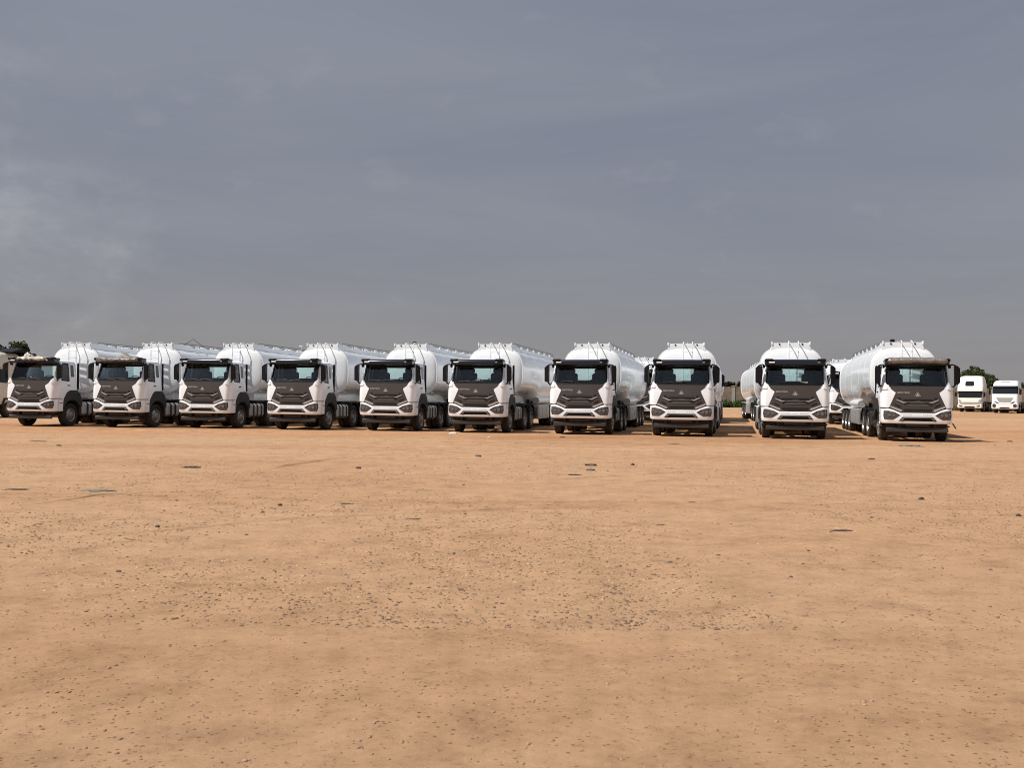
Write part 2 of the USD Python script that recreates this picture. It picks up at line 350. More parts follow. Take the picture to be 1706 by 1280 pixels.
def ridge(pts, w, h, seed):
    """A low lip of earth pushed up beside a wheel track."""
    r = np.random.default_rng(seed)
    pts = np.asarray(pts, float)
    d = np.r_[0, np.cumsum(np.linalg.norm(np.diff(pts, axis=0), axis=1))]
    s = np.arange(0, d[-1], 0.22)
    P = np.stack([np.interp(s, d, pts[:, k]) for k in range(2)], -1)
    P[:, 1] += 0.10 * (meshkit.fbm(np.stack([s * 0.5, 0 * s, 0 * s + seed], -1), 3, seed) - 0.5)
    T = np.gradient(P, axis=0); T /= np.linalg.norm(T, axis=1)[:, None]
    N = np.stack([-T[:, 1], T[:, 0]], -1)
    V = []
    k = 7
    for i in range(len(s)):
        hh = h * (0.35 + 1.3 * meshkit.noise(np.array([s[i] * 1.3, seed, 0.5]), seed)) * min(1, i / 6, (len(s) - 1 - i) / 6)
        for j in range(k):
            a = j / (k - 1) * 2 - 1
            q = P[i] + N[i] * a * w * (0.8 + 0.4 * r.random())
            V.append((q[0], q[1], float(ground_h(np.array(q[0]), np.array(q[1]))) - 0.012 + (hh + 0.014) * (1 - a * a) ** 1.2))
    F = [(i * k + j, (i + 1) * k + j, (i + 1) * k + j + 1, i * k + j + 1) for i in range(len(s) - 1) for j in range(k - 1)]
    obj('earth_ridge', (np.array(V), np.array(F)), soil, smooth=True, kind='structure')

# ------------------------------------------------------------------ boundary wall, weeds, shrubs and trees
def wall_y(x): return 124.0 - 0.55 * (x - 28.8)
wt = thing('boundary_wall', 'long low brown block wall with grey pillars along the far edge of the yard', 'wall')
rw = random.Random(4)
step = 5.2
xs = np.arange(-60, 118, step)
slope = math.atan(-0.55)
for i, x in enumerate(xs[:-1]):
    cx, cy = x + step / 2, wall_y(x + step / 2)
    L = step / math.cos(slope)
    hgt = 2.5 + rw.uniform(-0.12, 0.12)
    b = bb(-L / 2 + 0.2, L / 2 - 0.2, -0.11, 0.11, -0.1, hgt, 0.02).rotate((0, 0, math.degrees(slope))).translate((cx, cy, 0))
    obj('wall_panel', b, WALLM, wt)
    p = union(bb(-0.22, 0.22, -0.2, 0.2, -0.1, 2.62, 0.02), bb(-0.27, 0.27, -0.25, 0.25, 2.62, 2.72, 0.02)).rotate((0, 0, math.degrees(slope))).translate((x, wall_y(x), 0))
    obj('pillar', p, PILL, wt)
def blades(n, place, hmin, hmax, seed, w=0.03):
    r = np.random.default_rng(seed)
    V, F = [], []
    for i in range(n):
        x, y = place(r)
        h = r.uniform(hmin, hmax) * (0.5 + meshkit.noise(np.array([x * 0.4, y * 0.4, 0.0]), seed))
        a = r.uniform(0, 2 * math.pi)
        d = np.array([math.cos(a), math.sin(a), 0]) * w * r.uniform(0.7, 2.2)
        lean = np.array([r.normal(0, 0.35), r.normal(0, 0.35), 1.0]) * h
        o = np.array([x, y, -0.03])
        k = len(V)
        V += [o - d, o + d, o + lean * 0.55 + d * 1.2, o + lean * 0.55 - d * 1.2, o + lean]
        F += [(k, k + 1, k + 2), (k, k + 2, k + 3), (k + 3, k + 2, k + 4)]
    return trimesh.Trimesh(V, F, process=False)
def weeds_at(lo, hi, near, far):
    def f(r):
        x = r.uniform(lo, hi)
        return x, wall_y(x) - r.uniform(near, far)
    return f
p = obj('weeds', blades(9000, weeds_at(-5, 42, 0.4, 4.0), 0.3, 0.95, 5, 0.05), GRASS, smooth=False, kind='stuff')
tag(stage.GetPrimAtPath(p), 'green weeds growing in a strip along the foot of the brown wall', 'weeds')
p = obj('dry_weeds', blades(5000, weeds_at(42, 75, 0.3, 2.2), 0.2, 0.6, 6, 0.04), DRY, smooth=False, kind='stuff')
tag(stage.GetPrimAtPath(p), 'dry brownish weeds along the wall behind the parked cabs', 'weeds')
def crown(blobs, n, leaf, seed):
    r = np.random.default_rng(seed)
    V, F = [], []
    vol = np.array([b[3] * b[3] * b[4] for b in blobs]); vol = vol / vol.sum()
    for i in range(n):
        b = blobs[r.choice(len(blobs), p=vol)]
        d = r.normal(size=3); d /= np.linalg.norm(d)
        rad = r.uniform(0.55, 1.0) ** 0.6 * (0.72 + 0.5 * meshkit.noise(d * 2.4 + np.array(b[:3]), seed))
        c = np.array(b[:3]) + d * rad * np.array([b[3], b[3], b[4]])
        if meshkit.noise(c * 1.1, seed + 3) < 0.30: continue
        a = r.normal(size=3); a /= np.linalg.norm(a)
        e = np.cross(a, d + 0.4 * r.normal(size=3)); e /= np.linalg.norm(e) + 1e-9
        s = leaf * r.uniform(0.6, 1.5)
        k = len(V)
        V += [c - a * s, c + e * s * 0.55, c + a * s, c - e * s * 0.55]
        F += [(k, k + 1, k + 2), (k, k + 2, k + 3)]
    return trimesh.Trimesh(V, F, process=False)
def tree(name, label, catg, loc, h, w, seed, leaf=0.16, n=4200, m=LEAF, trunk=True, group=None):
    r = random.Random(seed)
    t = thing(name, label, catg, loc, 0, group)
    if trunk:
        ms = [tube([(0, 0, -0.2), (0.05, 0, h * 0.2), (0.02, 0.08, h * 0.45)], 0.05 * h ** 0.8 * 0.6, 8)]
        for k in range(5):
            a = r.uniform(0, 6.28)
            ms.append(tube([(0.02, 0.05, h * r.uniform(0.25, 0.42)), (w * 0.22 * math.cos(a), w * 0.22 * math.sin(a), h * 0.6), (w * 0.34 * math.cos(a), w * 0.34 * math.sin(a), h * 0.78)], 0.05, 6))
        obj('trunk', cat(*ms), BARK, t)
    blobs = [(0, 0, h * 0.66, w * 0.36, h * 0.3)]
    for k in range(8):
        a = r.uniform(0, 6.28); q = r.uniform(0.15, 0.32) * w
        blobs.append((q * math.cos(a), q * math.sin(a), h * r.uniform(0.42, 0.86), w * r.uniform(0.13, 0.24), h * r.uniform(0.1, 0.17)))
    obj('crown', crown(blobs, n, leaf, seed), m, t, smooth=False)
    return t

# ------------------------------------------------------------------ the tanker truck
LEV = [(1.10, .075, 1.225, 1.68), (1.4, .08, 1.235, 1.68), (1.7, .095, 1.235, 1.68), (2.06, .145, 1.205, 1.68), (2.3, .225, 1.185, 1.68), (2.6, .325, 1.155, 1.67),
       (2.80, .395, 1.135, 1.66), (2.88, .44, 1.10, 1.63), (2.935, .54, 1.00, 1.54), (2.96, .72, .80, 1.38)]
cache = {}
def S(o):
    if o not in cache: cache[o] = cab_shell(LEV, o)
    return cache[o]
BLEV = [(.665, .05, 1.19, .86), (.70, .012, 1.225, .86), (.78, -.005, 1.24, .86), (1.0, .0, 1.24, .86), (1.16, .03, 1.24, .86), (1.30, .075, 1.235, .86)]
def B(o):
    k = ('b', o)
    if k not in cache: cache[k] = cab_shell(BLEV, o, rx=0.27, ry=0.34, bow=0.05)
    return cache[k]
def conf(f, out, inn, poly, y0=-1.0, y1=0.85):
    return (f(out) - f(inn)) ^ uz(poly, y0, y1)
def conf_side(f, out, inn, poly, side):
    return (f(out) - f(inn)) ^ (yz(poly, 0.6, 2.0) if side > 0 else yz(poly, -2.0, -0.6))
def rounded(poly, r):
    c = CS([[tuple(p) for p in poly]], m3.FillRule.NonZero).offset(-r, m3.JoinType.Round, 2, 16).offset(r, m3.JoinType.Round, 2, 16)
    return [tuple(p) for p in c.to_polygons()[0]]

ARCHP = [(.66, .60), (.70, 1.18), (.93, 1.50), (1.12, 1.60), (1.62, 1.60), (1.84, 1.44), (1.98, 1.12), (1.99, .86)]
WHEEL_F, R_T = 1.29, 0.525
WIND = rounded([(-1.085, 2.085), (1.085, 2.085), (1.05, 2.87), (-1.05, 2.87)], .05)
DOORW = rounded([(.60, 2.08), (1.10, 2.03), (1.10, 2.76), (.74, 2.78)], .035)
QUARW = rounded([(1.25, 2.20), (1.48, 2.20), (1.48, 2.74), (1.25, 2.74)], .05)
REARW = rounded([(-.66, 2.22), (.66, 2.22), (.66, 2.70), (-.66, 2.70)], .05)
def windows(cut):
    for p, a, b in ((WIND, -1, .9), (REARW, 1.3, 2.2)): cut = cut - uz(p, a, b)
    for p in (DOORW, QUARW): cut = cut - yz(p, -2, 2)
    return cut
def tyre_mesh(w, r, seg=44):
    h = w / 2
    prof = [(-h * .72, r * .58), (-h * .98, r * .70), (-h, r * .80), (-h * .93, r * .93), (-h * .78, r * .985), (-h * .45, r), (-h * .42, r * .965), (-h * .36, r * .965), (-h * .33, r),
            (-.06 * h, r), (-.03 * h, r * .965), (.03 * h, r * .965), (.06 * h, r), (h * .33, r), (h * .36, r * .965), (h * .42, r * .965), (h * .45, r), (h * .78, r * .985), (h * .93, r * .93), (h, r * .80), (h * .98, r * .70), (h * .72, r * .58)]
    return lathe_x(prof, seg)
def rim_front(h):
    r0 = R_T * .60
    prof = [(-.05, r0), (h - .03, r0), (h, r0 - .012), (h - .015, r0 - .035), (h - .07, r0 - .06), (h - .04, r0 * .62), (h - .005, r0 * .52), (h, r0 * .42), (h + .03, r0 * .36), (h + .055, r0 * .25), (h + .055, 0.001), (-.05, 0.001)]
    m = lathe_x(prof, 30)
    nuts = [cyl(.018, .05, 'x', (h + .012, r0 * .55 * math.cos(a), r0 * .55 * math.sin(a)), 6) for a in np.linspace(0, 2 * math.pi, 10, endpoint=False)]
    return cat(m, *nuts)
def rim_rear(h):
    r0 = R_T * .60
    prof = [(-.1, r0), (h - .02, r0), (h, r0 - .015), (h - .03, r0 - .04), (h - .14, r0 * .80), (h - .16, r0 * .45), (h - .05, r0 * .38), (h - .02, r0 * .30), (h - .02, .001), (-.1, .001)]
    m = lathe_x(prof, 30)
    nuts = [cyl(.018, .05, 'x', (h - .13, r0 * .6 * math.cos(a), r0 * .6 * math.sin(a)), 6) for a in np.linspace(0, 2 * math.pi, 10, endpoint=False)]
    return cat(m, *nuts)
def place(m, side, x, y, z):
    m = m.copy()
    if side < 0: m.apply_transform(np.diag([-1, -1, 1, 1]))
    m.apply_translation((x, y, z))
    return m
T_F = tyre_mesh(.31, R_T); RF = rim_front(.15); T_D = tyre_mesh(.29, R_T); RR = rim_rear(.14)
def add_wheel(parent, side, y, dual, r_scale=1.0):
    z = R_T - 0.018
    if not dual:
        w = obj('wheel', place(T_F, side, side * 1.03, y, z), TYRE, parent, smooth=40)
        obj('rim', place(RF, side, side * 1.03, y, z), RIM, w, smooth=40)
    else:
        w = obj('wheel', cat(place(T_D, side, side * 1.06, y, z), place(T_D, side, side * .735, y, z)), TYRE, parent, smooth=40)
        obj('rim', place(RR, side, side * 1.06, y, z), RIM, w, smooth=40)

def surf_y(f, u, z):
    """Where the skin of the cab stands at a place on its front."""
    m = tm(f)
    loc = m.ray.intersects_location([[u, -1, z]], [[0, 1, 0]], multiple_hits=False)[0]
    return float(loc[0][1])

def build_tanker(label):
    T = thing('tanker_truck', label, 'tanker truck')
    arch = yz([(.68, .4)] + ARCHP[1:-1] + [(1.97, .4)], -2, 2)
    # -- cab
    shell = windows(S(0.0) - S(-.05)) - arch - uz([(-1.0, .9), (1.0, .9), (1.0, 1.27), (-1.0, 1.27)], -.5, .5)
    cab = obj('cab', shell, WHITE, T, smooth=28)
    obj('interior_lining', windows(S(-.052) - S(-.062)) - arch, INTER, T)
    gl = obj('windscreen', conf(S, -.012, -.018, WIND), GLASS, T)
    obj('rear_window', (S(-.012) - S(-.018)) ^ uz(REARW, 1.3, 2.2), GLASS, T)
    for s in (1, -1):
        q = conf_side(S, .010, -.004, rounded([(.52, 1.62), (.98, 1.62), (1.16, 1.66), (1.17, 2.80), (.70, 2.83), (.52, 2.1)], .04), s) - yz(DOORW, -2, 2)
        d = obj('door', q, WHITE, T, smooth=28)
        obj('handle', bb(s * 1.262 - .02, s * 1.262 + .02, .98, 1.12, 1.80, 1.845, .01), BLACK, d)
        obj('door_window', conf_side(S, -.012, -.018, DOORW, s), GLASS, T)
        fr = conf_side(S, .014, -.03, rounded([(.56, 2.03), (1.135, 1.99), (1.135, 2.80), (.71, 2.82)], .05), s) - yz(DOORW, -2, 2)
        obj('window_frame', fr, BLACK, T)
        obj('quarter_window', conf_side(S, -.004, -.012, QUARW, s), DGLASS, T)
        obj('rear_air_dam', bb(s * 1.20 - .045, s * 1.20 + .045, 1.69, 1.78, 1.62, 2.84, .03), BLACK, T)
        # corner panel beside the grille
        P = [(.985, 1.245), (1.30, 1.26), (1.30, 2.07), (1.10, 2.16), (.985, 2.03), (.92, 1.92), (.755, 1.80)]
        P = P if s > 0 else mir(P)[::-1]
        corner = conf(S, .032, -.01, rounded(P, .02), y1=.50)
        obj('corner_panel', corner, WHITE, T, smooth=28)
        P2 = [(1.02, 1.93), (1.30, 1.90), (1.30, 2.0), (1.06, 2.05)]
        obj('corner_ledge', conf(S, .055, 0, P2 if s > 0 else mir(P2)[::-1], y1=.46), WHITE, T, smooth=28)
        # side marker under the window and the fender
        fl = yz(ARCHP, 0.86, 1.255) - cyl(.64, 3, 'x', (0, WHEEL_F, .53), 48) - yz([(.62, .3), (2.2, .3), (2.2, .75), (.62, .75)], -2, 2)
        if s < 0: fl = fl.mirror((1, 0, 0))
        a = obj('fender', fl, ARCH, T, smooth=30)
        obj('side_reflector', bb(s * 1.258 - .006, s * 1.258 + .006, 1.46, 1.60, 1.50, 1.54), REDL, a)
        st = union(bb(.90, 1.22, .66, .98, .52, .58, .012), bb(.90, 1.22, 1.86, 2.0, .45, .90, .02))
        obj('step', st if s > 0 else st.mirror((1, 0, 0)), ARCH, T)
    # -- grille
    G = [(-.975, 1.255), (-.56, 1.075), (.56, 1.075), (.975, 1.255), (.735, 1.80), (.905, 1.93), (.97, 2.065), (-.97, 2.065), (-.905, 1.93), (-.735, 1.80)]
    g = obj('grille', conf(S, .022, -.02, G) - uz([(-.46, 1.36), (.46, 1.36), (.50, 1.56), (-.50, 1.56)], -.5, .085), GRILL, T)
    obj('cowl', conf(S, .03, -.02, [(-.98, 2.05), (.98, 2.05), (1.0, 2.095), (-1.0, 2.095)]), BLACK, T)
    obj('grille_backing', conf(S, -.012, -.03, [(-.47, 1.35), (.47, 1.35), (.51, 1.57), (-.51, 1.57)]), SLAT, T)
    for zc, w in ((1.515, .50), (1.40, .46)):
        obj('slat', conf(S, .052, -.01, rounded([(-w, zc - .022), (w, zc - .022), (w + .03, zc + .03), (-w - .03, zc + .03)], .01)), SLAT, g)
    obj('slat', conf(S, .036, -.01, rounded([(-.44, 1.445), (.44, 1.445), (.45, 1.475), (-.45, 1.475)], .008)), SILV, g)
    obj('slat', conf(S, .036, -.01, rounded([(-.40, 1.325), (.40, 1.325), (.42, 1.35), (-.42, 1.35)], .008)), SILV, g)
    obj('lower_intake', conf(S, .03, -.01, rounded([(-.46, 1.11), (.46, 1.11), (.50, 1.20), (-.50, 1.20)], .01)), SLAT, g)
    for s in (1, -1):
        for P in ([(.40, 1.415), (.50, 1.42), (.73, 1.53), (.72, 1.555), (.50, 1.465), (.40, 1.455)],
                  [(.54, 1.115), (.585, 1.11), (.965, 1.268), (.93, 1.31), (.55, 1.165)]):
            obj('grille_trim', conf(S, .045, -.01, P if s > 0 else mir(P)[::-1]), CHROME, g)
        for P in ([(.56, 1.27), (.66, 1.27), (.80, 1.36), (.79, 1.39), (.62, 1.325)], [(.55, 1.56), (.66, 1.555), (.70, 1.60), (.60, 1.625)]):
            obj('side_vent', conf(S, .034, -.01, P if s > 0 else mir(P)[::-1]), SLAT, g)
    yy = surf_y(S(.022), 0, 1.74)
    obj('emblem', uz([(-.062, 1.675), (0, 1.80), (.062, 1.675), (.028, 1.668), (0, 1.70), (-.028, 1.668)], yy - .028, yy + .03), CHROME, g)
    obj('emblem_frame', union(uz([(-.125, 1.66), (-.02, 1.835), (.0, 1.835), (-.085, 1.66)], yy - .016, yy + .03), uz([(.125, 1.66), (.085, 1.66), (.0, 1.835), (.02, 1.835)], yy - .016, yy + .03),
        uz([(-.075, 1.635), (.075, 1.635), (.062, 1.655), (-.062, 1.655)], yy - .016, yy + .03)), SILV, g)
    t = meshkit.text_mesh('SINOTRUK', .052, .012, bold=True)
    t.apply_scale((.44 / t.extents[0], 1, 1))
    t.apply_transform(trimesh.transformations.rotation_matrix(math.pi / 2, (1, 0, 0)))
    y1, y2, y3 = surf_y(S(.022), -.70, 1.80), surf_y(S(.022), -.28, 1.80), surf_y(S(.022), -.5, 1.86)
    t.apply_transform(trimesh.transformations.rotation_matrix(math.atan2(y2 - y1, .42), (0, 0, 1)))
    t.apply_translation((-.71 - t.bounds[0][0], 0, 1.775 - t.bounds[0][2]))
    t.apply_translation((0, y1 - .004 - t.bounds[1][1] + .012, 0))
    obj('lettering', t, CHROME, g, smooth=False)
    # -- bumper
    BP = [(-1.4, .6), (1.4, .6), (1.4, 1.225), (1.0, 1.215), (.86, 1.175), (.575, 1.055), (-.575, 1.055), (-.86, 1.175), (-1.0, 1.215), (-1.4, 1.225)]
    HL = [(.585, .965), (.79, 1.085), (1.02, 1.145), (1.155, 1.15), (1.175, .95), (1.14, .80), (.86, .79), (.76, .84)]
    IN = [(-.67, .755), (-.52, .915), (.52, .915), (.67, .755)]
    bs = (B(0.0) ^ uz(BP, -1, .85)) - yz([(.70, .3)] + ARCHP[1:-1] + [(1.97, .3)], -2, 2) - (B(-.06) ^ bb(-3, 3, -1, 3, .68, 1.4))
    for h in (HL, mir(HL)[::-1]): bs = bs - uz(rounded(h, .02), -1, .55)
    bs = bs - uz(IN, -1, .3)
    bp = obj('bumper', bs, WHITE, T, smooth=28)
    obj('bumper_intake', conf(B, -.03, -.05, [(-.72, .73), (-.54, .94), (.54, .94), (.72, .73)]), SLAT, bp)
    fr = conf(B, .018, -.03, [(-.60, .79), (-.48, .90), (.48, .90), (.60, .79), (.535, .79), (.455, .868), (-.455, .868), (-.535, .79)])
    obj('intake_trim', fr, SILV, bp)
    obj('intake_slat', conf(B, -.005, -.03, [(-.50, .79), (.50, .79), (.46, .845), (-.46, .845)]), BLACK, bp)
    sl = [conf(B, .002, -.01, [(x, .965), (x + .045, .965), (x + .045, .995), (x, .995)]) for x in list(np.arange(-.50, -.18, .066)) + list(np.arange(.17, .48, .066))]
    sl.append(conf(B, .002, -.01, [(-.12, .972), (.12, .972), (.12, .982), (-.12, .982)]))
    obj('bumper_slots', cat(*sl), GREYS, bp)
    for s in (1, -1):
        h = HL if s > 0 else mir(HL)[::-1]
        hl = obj('headlight', conf(B, -.018, -.05, rounded(h, .02), y1=.6), LENS, T)
        for u, z, r in ((.98, .98, .062), (.83, .97, .05), (1.10, 1.02, .035)):
            y = surf_y(B(-.018), s * u, z)
            obj('lamp', cat(cyl(r, .03, 'y', (s * u, y - .004, z), 20)), LAMP, hl)
        c = [(.80, 1.06), (1.02, 1.115), (1.14, 1.12), (1.14, 1.135), (1.01, 1.13), (.79, 1.075)]
        obj('daylight_strip', conf(B, -.010, -.03, c if s > 0 else mir(c)[::-1], y1=.6), CHROME, hl)
        obj('bumper_side_slit', conf_side(B, .003, -.012, [(.46, 1.03), (.66, 1.03), (.66, 1.06), (.46, 1.06)], s), BLACK, bp)
    for s in (1, -1):
        P = [(.93, 1.222), (1.3, 1.224), (1.3, 1.246), (.97, 1.244)]
        obj('gap_shade_strip', conf(S, .012, -.01, P if s > 0 else mir(P)[::-1], y1=.62), SLAT, cab)  # dark strip over the white shell, paints the shadow line of the seam
    # -- under the bumper
    obj('underrun_bar', bb(-1.07, 1.07, .12, .24, .35, .515, .03), BAR, T)
    und = union(bb(-1.05, 1.05, .30, .75, .50, .80, .02), bb(-.62, .62, .6, 2.2, .62, 1.34, .03), bb(-.09, .09, .22, .6, .42, .62), *[bb(x - .05, x + .05, .16, .5, .42, .70) for x in (-.62, .62)])
    obj('front_crossmember', und, CHASS, T)
    obj('plate_holder', bb(-.40, .40, .145, .165, .555, .645, .006), BAR, T)
    obj('axle', cat(cyl(.07, 1.9, 'x', (0, WHEEL_F, .5), 12), cyl(.16, .4, 'x', (0, 4.1, .5), 14), cyl(.08, 1.9, 'x', (0, 4.1, .52), 12), cyl(.08, 1.9, 'x', (0, 5.45, .52), 12), cyl(.16, .4, 'x', (0, 5.45, .5), 14)), CHASS, T)
    obj('inner_arch', union(*[bb(min(s * .60, s * .86), max(s * .60, s * .86), .66, 2.0, .62, 1.45) for s in (1, -1)]), CHASS, T)
    rails = union(*[bb(s * .42 - .045, s * .42 + .045, .5, 6.3, .74, 1.02, .01) for s in (1, -1)], bb(-.42, .42, 2.2, 2.5, .7, .95), bb(-.42, .42, 6.1, 6.28, .74, 1.0))
    obj('chassis_rails', rails, CHASS, T)
    obj('cab_floor', union(bb(-1.17, 1.17, .45, 1.64, 1.60, 1.66), bb(-1.15, 1.15, .20, .50, 1.25, 1.66)), INTER, T)
    # -- sun visor
    vs = []
    for z, yf, yb, hw in ((2.795, .10, .40, 1.08), (2.83, .055, .44, 1.11), (2.95, .055, .50, 1.12), (3.0, .10, .52, 1.11), (3.03, .2, .5, 1.07)):
        P = plan(yf, hw, yb + .25, rx=.2, ry=.14, bow=.05)
        vs.append(np.array([(u, min(y, yb + .1), z) for u, y in P]))
    v = obj('sun_visor', loft(vs), VISOR, T, smooth=35)
    for s in (1, -1):
        obj('visor_end_cap', bb(s * .96 - .16, s * .96 + .16, .065, .40, 2.93, 3.055, .035), BLACK, v)
        obj('marker_lamp_and_glint', bb(s * .86 - (.11 if s < 0 else .05), s * .86 + (.11 if s < 0 else .05), .052, .13, 2.888, 2.945, .015), GLINT if s < 0 else SILV, v)  # left lamp enlarged and whitened to paint a glint on the visor end
        obj('visor_bracket', bb(s * .6 - .02, s * .6 + .02, .3, .52, 2.84, 2.9), BLACK, v)
    # -- mirrors, wipers
    for s in (1, -1):
        hs = hull_mirror = MF.hull_points([(s * a, b, c) for a, b, c in ((1.285, .14, 2.10), (1.44, .17, 2.13), (1.285, .33, 2.10), (1.42, .33, 2.14), (1.28, .15, 2.78), (1.465, .19, 2.70), (1.28, .34, 2.80), (1.45, .34, 2.70), (1.465, .2, 2.2), (1.36, .16, 2.80))])
        mr = obj('mirror', hs, BLACK, T, smooth=40)
        obj('mirror_arm', cat(tube([(s * 1.10, .36, 2.78), (s * 1.20, .26, 2.84), (s * 1.33, .24, 2.80)], .028), tube([(s * 1.2, .34, 2.02), (s * 1.26, .25, 2.03), (s * 1.33, .24, 2.12)], .03), bb(min(s * 1.10, s * 1.18), max(s * 1.10, s * 1.18), .30, .44, 2.70, 2.82, .02)), BLACK, mr)
        obj('mirror_glass', bb(min(s * 1.30, s * 1.44), max(s * 1.30, s * 1.44), .340, .345, 2.2, 2.7), DGLASS, mr)
    for u0, u1, zz in ((-.35, .16, 2.14), (.25, .76, 2.14)):
        ym = [surf_y(S(.0), u, z) for u, z in ((u0, zz - .06), (u1, zz))]
        obj('wiper', cat(tube([(u0 - .42, surf_y(S(0), u0 - .42, zz + .0) - .015, zz), (u0 + .08, ym[0] - .02, zz + .012)], .012), tube([(u0 - .2, ym[0] - .03, zz + .005), (u1 - .1, ym[1] - .04, 2.06)], .012)), BLACK, T)
    # -- inside
    obj('dashboard', MF.hull_points([(x, y, z) for x in (-1.12, 1.12) for y, z in ((.24, 1.7), (.24, 2.06), (.34, 2.10), (.62, 2.09), (.72, 2.0), (.72, 1.7))]), INTER, T)
    sw = trimesh.creation.torus(.22, .018, major_sections=26, minor_sections=8)
    sw.apply_transform(trimesh.transformations.rotation_matrix(math.radians(-38), (1, 0, 0)))
    sw.apply_translation((.53, .80, 2.13))
    obj('steering_wheel', cat(sw, cyl(.05, .3, 'z', (.53, .78, 2.02)), bb(.33, .73, .78, .82, 2.11, 2.15)), SLAT, T)
    for u in (-.56, .56):
        st = obj('seat', union(bb(u - .26, u + .26, 1.30, 1.46, 1.66, 2.50, .06), bb(u - .27, u + .27, .95, 1.45, 1.66, 1.80, .05)), SEAT, T)
        obj('headrest', bb(u - .16, u + .16, 1.32, 1.42, 2.48, 2.70, .05), SEAT, st)
    # -- wheels of the tractor
    for s in (1, -1):
        add_wheel(T, s, WHEEL_F, False)
        for y in (4.1, 5.45): add_wheel(T, s, y, True)
    # -- tanks and boxes beside the chassis
    ft = obj('fuel_tank', bb(.56, 1.20, 2.12, 3.50, .46, 1.06, .09), ALU, T)
    for y in (2.45, 2.8, 3.2): obj('strap', bb(.55, 1.212, y - .03, y + .03, .45, 1.072, .09), CHASS, ft)
    obj('filler_cap', cyl(.06, .05, 'z', (1.0, 2.28, 1.075)), SILV, ft)
    ab = obj('air_tank', cat(cyl(.15, .7, 'y', (-1.03, 2.6, .90), 18), cyl(.15, .7, 'y', (-1.03, 2.6, .58), 18)), CHASS, T)
    obj('battery_box', bb(-1.20, -.60, 3.0, 3.55, .50, 1.05, .03), ARCH, T)
    obj('silencer', cat(cyl(.2, .6, 'y', (-.8, 2.5, .72), 18)), ALU, T)
    for s in (1, -1):
        for yc in (4.1, 5.45):
            a0 = [(yc + .62 * math.cos(a), .53 + .62 * math.sin(a)) for a in np.linspace(math.radians(168 if yc < 5 else 150), math.radians(30 if yc < 5 else 8), 12)]
            a1 = [(yc + .645 * math.cos(a), .53 + .645 * math.sin(a)) for a in np.linspace(math.radians(30 if yc < 5 else 8), math.radians(168 if yc < 5 else 150), 12)]
            f_ = yz(a0 + a1, .58, 1.22)
            obj('mudguard', f_ if s > 0 else f_.mirror((1, 0, 0)), BLACK, T, smooth=40)
    obj('fifth_wheel', cat(bb(-.45, .45, 4.3, 5.2, 1.06, 1.18, .03)), CHASS, T)
    obj('air_hoses', cat(*[tube([(x, 1.8, 1.6), (x + .05, 2.3, 1.05), (x, 2.9, 1.15), (x, 3.4, 1.45)], .018) for x in (-.2, -.1, .02)]), REDL, T)
    # -- the tank
    Y0, Y1 = 3.26, 13.70
    def zb(y):
        k = np.clip((y - 5.9) / 1.5, 0, 1); k = k * k * (3 - 2 * k)
        return 1.50 - .42 * k
    def sec(y, sc=1.0, n=72, out=0.0, yy=None):
        tilt = -.014 * (y - Y0)
        zc, ht, hb = 2.50 + tilt, 1.15, 2.50 + tilt - zb(y)
        a = np.linspace(0, 2 * math.pi, n, endpoint=False)
        c, s_ = np.cos(a), np.sin(a)
        e = np.where(s_ > 0, 2 / 3.1, 2 / 2.75)
        u = np.sign(c) * np.abs(c) ** e * (1.25 + out) * sc
        z = np.sign(s_) * np.abs(s_) ** e
        z = np.where(z > 0, z * (ht + out), z * (hb + out)) * sc
        return np.stack([u, np.full(n, y if yy is None else yy), zc + z], -1)
    dome_f = [(.02, -.19), (.25, -.182), (.5, -.160), (.72, -.122), (.86, -.085), (.94, -.05), (.985, -.012), (1.0, .03)]
    secs = [sec(Y0, s_, yy=Y0 + d) for s_, d in dome_f] + [sec(y) for y in list(np.arange(3.6, 13.4, .35)) + [13.6]] + [sec(Y1, s_, yy=Y1 - d) for s_, d in dome_f[::-1]]
    tk = obj('tank', loft(secs), TANKW, T, smooth=50)
    def band(y, w, out):
        return loft([sec(y - w / 2, 1, out=-.02), sec(y - w / 2, 1, out=out * .6), sec(y - w / 4, 1, out=out), sec(y + w / 4, 1, out=out), sec(y + w / 2, 1, out=out * .6), sec(y + w / 2, 1, out=-.02)])
    for y in (Y0 + .02, Y1 - .02): obj('end_rim', band(y, .07, .022), TANKW, tk, smooth=50)
    for y in (4.9, 6.6, 9.2, 11.6): obj('seam_band', band(y, .05, .005), TANKW, tk, smooth=50)
    def ztop(y): return 3.65 - .014 * (y - Y0)
    # coaming round the manholes, walkway, lids, rails
    cm = obj('coaming_front', union(MF.hull_points([(u, y, z) for u, z in ((.80, 3.50), (.72, 3.82), (-.72, 3.82), (-.80, 3.50)) for y in (3.22, 3.27)]),
                                    *[bb(s * .745 - .035, s * .745 + .035, 3.19, 3.30, 3.72, 3.86, .015) for s in (1, -1)]), TANKW, T)
    for s in (1, -1):
        obj('lifting_eye', cyl(.035, .02, 'y', (s * .45, 3.212, 3.76), 12), SLAT, cm)
        P = [(3.27, 3.40), (13.3, 3.26), (13.3, ztop(13.3) + .07), (5.0, ztop(5) + .07), (4.3, 3.80), (3.27, 3.82)]
        w_ = yz(P, .66, .70)
        obj('coaming_side', w_ if s > 0 else w_.mirror((1, 0, 0)), TANKW, T)
    obj('walkway', MF.hull_points([(u, y, z) for u in (-.64, .64) for y, z in ((3.4, ztop(3.4) - .01), (3.4, ztop(3.4) + .02), (13.2, ztop(13.2) - .01), (13.2, ztop(13.2) + .02))]), ALU, T)
